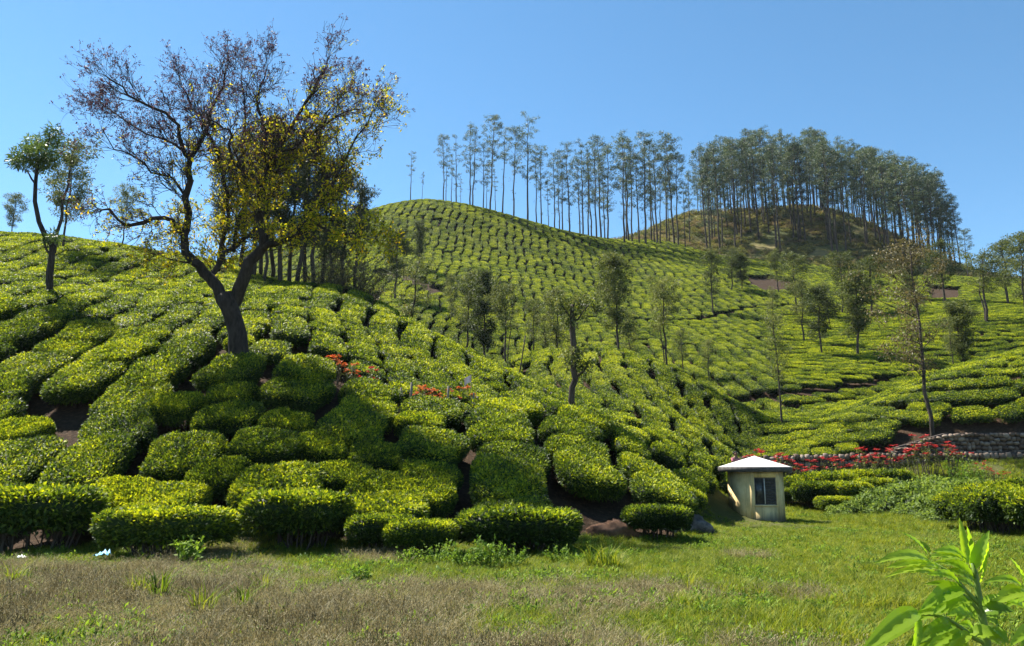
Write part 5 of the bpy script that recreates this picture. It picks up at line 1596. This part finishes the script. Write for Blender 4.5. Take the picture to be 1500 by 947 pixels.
def cloth(name, px, py, d, w_, col, label, z=None, cat='litter', seed=0):
    g = np.random.default_rng(seed); m = MB(); N = 7; V = []
    for i in range(N):
        for j in range(N):
            e_ = 1 - .25 * ((i - 3) ** 2 + (j - 3) ** 2) / 18
            V.append(((i / (N - 1) - .5) * w_ * e_ + g.normal() * w_ * .03, (j / (N - 1) - .5) * w_ * .8 * e_ + g.normal() * w_ * .03, .03 + abs(g.normal()) * w_ * .18 * e_))
    m.add(V, None, [(i * N + j, (i + 1) * N + j, (i + 1) * N + j + 1, i * N + j + 1) for i in range(N - 1) for j in range(N - 1)])
    p_ = at(px, py, d)
    o = ob(name, m.mesh(name, plain_mat(name + '_stuff', tuple(c * .75 for c in col), col, 7, .6, .1), True)); o.location = (p_.x, d, h1(p_.x, d) if z is None else z); tag(o, label, cat)
cloth('crumpled_bag', 148, 827, 17.4, .36, (.10, .33, .50), 'crumpled blue plastic bag lying on the grass', seed=1, z=.12)
cloth('crumpled_paper', 31, 832, 17.0, .18, (.75, .75, .72), 'crumpled white wrapper lying on the grass near the blue bag', seed=2, z=.12)
pp = at(937, 706, 26.3); cloth('picking_cloth', 937, 706, 26.3, .42, (.80, .56, .58), 'pink and white cloth spread on a tea bush', z=pp.z, cat='cloth', seed=3)
pp = at(921, 699, 26.8); cloth('dark_bag', 921, 699, 26.8, .50, (.03, .03, .05), 'dark bag lying between tea bushes beside the pink cloth', z=pp.z - .05, cat='bag', seed=4)

# ------------------------------------------------------------------ the seated tea picker
def picker():
    d = 39.0; p = at(1077, 674, d)
    gz = p.z - .48
    root = empty('person', (p.x, d, gz), math.radians(200)); tag(root, 'seated person in a pink top among tea bushes behind the hut', 'person')
    def skin(name, vs, es, rs, mat, parent, sub=2):
        me = bpy.data.meshes.new(name); me.from_pydata(vs, es, []); me.update(); me.materials.append(mat)
        o = ob(name, me, parent)
        sm = o.modifiers.new('skin', 'SKIN'); sm.use_smooth_shade = True
        for v, r in zip(me.skin_vertices[0].data, rs): v.radius = (r if hasattr(r, '__len__') else (r, r))
        me.skin_vertices[0].data[0].use_root = True
        sb = o.modifiers.new('sub', 'SUBSURF'); sb.levels = sub; sb.render_levels = sub
        return o
    MS = plain_mat('brown_skin', (.16, .08, .05), (.22, .115, .07), 6, .55, 0); MT = plain_mat('pink_cotton', (.42, .12, .15), (.55, .20, .22), 9, .8, .1)
    MK = plain_mat('blue_skirt', (.05, .09, .13), (.10, .16, .22), 8, .85, .1); MH = plain_mat('black_hair', (.008, .007, .006), (.02, .016, .014), 20, .45, .1)
    # pelvis, spine, neck, head; arms resting forward, legs folded forward (+y is the way she faces)
    vs = [(0, 0, .12), (0, -.02, .28), (0, .0, .45), (0, .03, .58), (0, .06, .66), (0, .09, .75), (0, .10, .84),
          (-.17, .02, .53), (-.22, .12, .36), (-.12, .30, .30), (-.08, .38, .28), (.17, .02, .53), (.22, .12, .36), (.12, .30, .30), (.08, .38, .28),
          (-.12, .10, .12), (-.17, .48, .30), (-.14, .46, .02), (-.14, .60, -.02), (.12, .10, .12), (.17, .48, .30), (.14, .46, .02), (.14, .60, -.02)]
    es = [(0, 1), (1, 2), (2, 3), (3, 4), (4, 5), (5, 6), (3, 7), (7, 8), (8, 9), (9, 10), (3, 11), (11, 12), (12, 13), (13, 14), (0, 15), (15, 16), (16, 17), (17, 18), (0, 19), (19, 20), (20, 21), (21, 22)]
    rs = [.15, .13, .15, .10, .055, .085, .09, .065, .05, .038, .035, .065, .05, .038, .035, .10, .075, .05, .04, .10, .075, .05, .04]
    body = skin('body', vs, es, rs, MS, root)
    skin('top', [vs[0], vs[1], vs[2], (0, .02, .57), vs[7], vs[8], vs[11], vs[12]], [(0, 1), (1, 2), (2, 3), (3, 4), (4, 5), (3, 6), (6, 7)], [.165, .15, .17, .115, .085, .07, .085, .07], MT, root)
    skin('skirt', [vs[0], vs[15], vs[16], (-.15, .46, .08), vs[19], vs[20], (.15, .46, .08)], [(0, 1), (1, 2), (2, 3), (0, 4), (4, 5), (5, 6)], [.175, .125, .10, .09, .125, .10, .09], MK, root)
    skin('hair', [(0, .05, .80), (0, .08, .88), (0, .0, .78), (0, -.04, .72)], [(0, 1), (0, 2), (2, 3)], [.085, .07, .06, .05], MH, root)
    m = MB()
    for sx in (-.03, .03): m.box(sx - .012, sx + .012, .178, .186, .795, .807)
    ob('eyes', m.mesh('eyes', MH), root)
    m = MB(); m.add([(-.015, .175, .775), (.015, .175, .775), (0, .172, .80), (0, .205, .775)], [(0, 1, 3), (1, 2, 3), (2, 0, 3)]); ob('nose', m.mesh('nose', MS), root)
picker()

# ------------------------------------------------------------------ the plant beside the camera
M_FRESH = leaf_mat('fresh_leaf', [(0.0, (0.10, 0.19, 0.015)), (0.5, (0.26, 0.41, 0.03)), (1.0, (0.42, 0.54, 0.06))], 0.62, (1.4, 1.4, .4), 0.33, 0.0, 0.5, (9.0, .35))
M_FSTEM = plain_mat('green_stem', (.10, .17, .025), (.20, .28, .05), 20, .5, .1)
def near_plant():
    g = np.random.default_rng(51)
    Z3 = lambda zx, zy, d: np.array(at(1250 + zx / 5.064, 760 + zy / 5.064, d))
    def leaf(root, B, b, t, w, db, dt, tint, curl=.25, tilt=0.0):
        b3 = Z3(*b, db) - B; t3 = Z3(*t, dt) - B
        W = w / 5.064 / FPX * ((db + dt) / 2) * .9
        D = t3 - b3; L = np.linalg.norm(D); Dn = D / L
        N = np.array([tilt, -.75, .75]); N -= Dn * np.dot(N, Dn); N /= np.linalg.norm(N)
        S = np.cross(Dn, N)
        V, NS, NC = [], 12, 5
        for i in range(NS + 1):
            f = i / NS
            ww = W * .5 * (math.sin(math.pi * min(1, f * .97 + .03) ** .72) ** .85) + .0006
            c = b3 + D * f + N * (curl * L * math.sin(math.pi * f) * .35) + np.array([0, 0, -1]) * (curl * L * .25 * f * f)
            for j in range(NC):
                s = (j / (NC - 1) - .5) * 2
                V.append(c + S * ww * s + N * (abs(s) * ww * .38 + .0012 * math.sin(f * 40 + j)))
        m = MB(); m.add(V, None, [(i * NC + j, i * NC + j + 1, (i + 1) * NC + j + 1, (i + 1) * NC + j) for i in range(NS) for j in range(NC - 1)], tint)
        ob('leaf', m.mesh('near_leaf', M_FRESH, True), root)
    def tube(root, pts, rs):
        m = MB(); m.tube(pts, rs, 8); return ob('stem', m.mesh('near_stem', M_FSTEM, True), root)
    d = 1.55
    top = Z3(990, 947, d)
    B = np.array([top[0] + .06, top[1] + .04, h1(top[0] + .06, top[1] + .04)])
    root = empty('broadleaf_weed', B); tag(root, 'bright-green plant with long pointed leaves, the taller of two on the meadow', 'plant')
    P = lambda zx, zy, dd=d: Z3(zx, zy, dd) - B
    tube(root, [np.array([0, 0, -.1]), np.array([.02, .01, .6]), np.array([.0, 0, 1.2]), P(1000, 1150), P(990, 947), P(960, 750), P(935, 600), P(905, 400), P(880, 330)], [.014, .013, .011, .010, .0085, .0075, .0065, .0045, .003])
    tube(root, [P(985, 930), P(900, 890), P(830, 830), P(700, 745), P(600, 715), P(470, 705)], [.0045, .004, .004, .0035, .003, .002])
    tube(root, [P(940, 640), P(840, 540), P(790, 480), P(720, 400), P(600, 330)], [.0045, .004, .0035, .003, .002])
    tube(root, [P(950, 720), P(900, 650), P(850, 590), P(800, 540)], [.004, .0035, .003, .002])
    LV = [((840, 330), (785, -10), 62, .0, .02, .75, .05, .0), ((872, 360), (842, 55), 75, .01, .0, .6, .05, .3), ((895, 370), (1008, 80), 95, 0, -.02, .55, .12, -.5), ((925, 410), (1000, 165), 60, -.01, -.03, .7, .1, .5), ((830, 300), (590, 215), 90, 0, -.04, .55, .3, 0), ((820, 310), (560, 262), 70, .0, -.05, .8, .2, 0),
          ((560, 310), (155, 290), 95, -.05, -.1, .7, .28, 0), ((640, 360), (295, 338), 60, -.04, -.1, .75, .2, 0), ((640, 375), (235, 402), 52, -.03, -.1, .85, .2, 0), ((548, 270), (362, 92), 55, -.03, -.06, .4, .15, .5), ((570, 250), (488, 158), 36, .02, .03, .4, .1, 0),
          ((890, 440), (670, 300), 120, 0, -.02, .35, .2, .2), ((900, 470), (740, 330), 90, .02, .0, .3, .2, 0), ((790, 490), (545, 385), 95, -.01, -.05, .5, .3, .1), ((800, 515), (490, 645), 140, 0, -.06, .5, .25, .2), ((790, 585), (590, 665), 130, -.01, -.05, .45, .5, 0), ((860, 600), (700, 690), 100, .0, -.02, .6, .3, .0),
          ((480, 690), (25, 960), 150, -.02, -.12, .55, .3, .2), ((470, 715), (445, 990), 75, -.03, -.06, .45, .2, .6), ((640, 690), (460, 700), 90, .0, -.03, .65, .2, 0), ((900, 745), (690, 690), 110, -.02, -.05, .55, .35, 0), ((740, 780), (470, 890), 120, .0, -.05, .35, .3, .1), ((700, 800), (360, 960), 110, .03, .0, .3, .2, 0),
          ((960, 690), (1195, 675), 130, -.02, -.05, .12, .2, 0), ((900, 700), (1080, 730), 100, .02, .0, .6, .2, 0), ((860, 845), (1155, 905), 130, -.01, -.04, .6, .3, 0), ((1030, 810), (1150, 915), 80, -.02, -.05, .6, .3, 0), ((860, 850), (690, 975), 90, -.01, -.04, .6, .2, 0), ((790, 830), (540, 960), 110, -.01, -.04, .5, .25, 0),  # first leaf of this row: low tint paints the shade on it
          ((960, 640), (1080, 560), 70, -.01, -.04, .6, .2, 0), ((880, 640), (820, 560), 60, .01, .02, .45, .2, 0)]
    for b, t, w_, b0, t0, ti, cu, tl in LV:
        leaf(root, B, b, t, w_, d + b0, d + t0, ti, cu, tl)
        if w_ > 58:      # the leaflet behind it on the same stalk
            j = g.normal(size=4) * 28
            leaf(root, B, (b[0] + j[0], b[1] + j[1] + 15), (t[0] * .8 + b[0] * .2 + j[2], t[1] * .8 + b[1] * .2 + 60 + j[3]), w_ * .8, d + b0 + .05, d + t0 + .06, ti * .9, cu, tl + .2)
    d2 = 1.7
    top = Z3(1330, 947, d2)
    B2 = np.array([top[0] + .05, top[1], h1(top[0], top[1])])
    r2 = empty('broadleaf_weed', B2); tag(r2, 'shorter bright-green pointed-leaved plant beside the taller one', 'plant')
    B = B2
    P2 = lambda zx, zy, dd=d2: Z3(zx, zy, dd) - B2
    tube(r2, [np.array([0, 0, -.1]), np.array([0, 0, 1.1]), P2(1340, 1100), P2(1330, 947), P2(1310, 700), P2(1290, 520)], [.013, .011, .009, .008, .006, .003])
    for b, t, w_, b0, t0, ti, cu, tl in (((1280, 520), (1158, 280), 90, 0, -.03, .55, .1, .4), ((1260, 520), (960, 430), 75, 0, -.05, .5, .35, 0), ((1270, 540), (1005, 620), 120, 0, -.05, .65, .3, 0), ((1300, 560), (1120, 640), 90, .02, -.02, .5, .3, 0), ((1310, 700), (1130, 600), 80, .0, -.03, .6, .2, 0), ((1330, 800), (1160, 930), 90, 0, -.04, .5, .2, 0), ((1290, 520), (1300, 260), 80, 0, 0, .6, .1, 0), ((1330, 850), (1240, 990), 90, -.02, -.04, .2, .2, 0)):
        leaf(r2, B2, b, t, w_, d2 + b0, d2 + t0, ti, cu, tl)
near_plant()

# ------------------------------------------------------------------ thin air over the valley
def haze():
    m = MB(); m.box(-700, 700, -70, 620, -8, 118)
    mt = bpy.data.materials.new('haze_air'); mt.use_nodes = True; t = mt.node_tree
    for n in list(t.nodes): t.nodes.remove(n)
    out = t.nodes.new('ShaderNodeOutputMaterial'); v = t.nodes.new('ShaderNodeVolumePrincipled')
    v.inputs['Color'].default_value = (.78, .88, 1.0, 1); v.inputs['Density'].default_value = HAZE; v.inputs['Anisotropy'].default_value = .25
    t.links.new(v.outputs[0], out.inputs['Volume'])
    o = ob('haze', m.mesh('haze', mt)); tag(o, 'thin bluish haze in the valley air', 'haze', kind='stuff')
HAZE = 0.00008
haze()
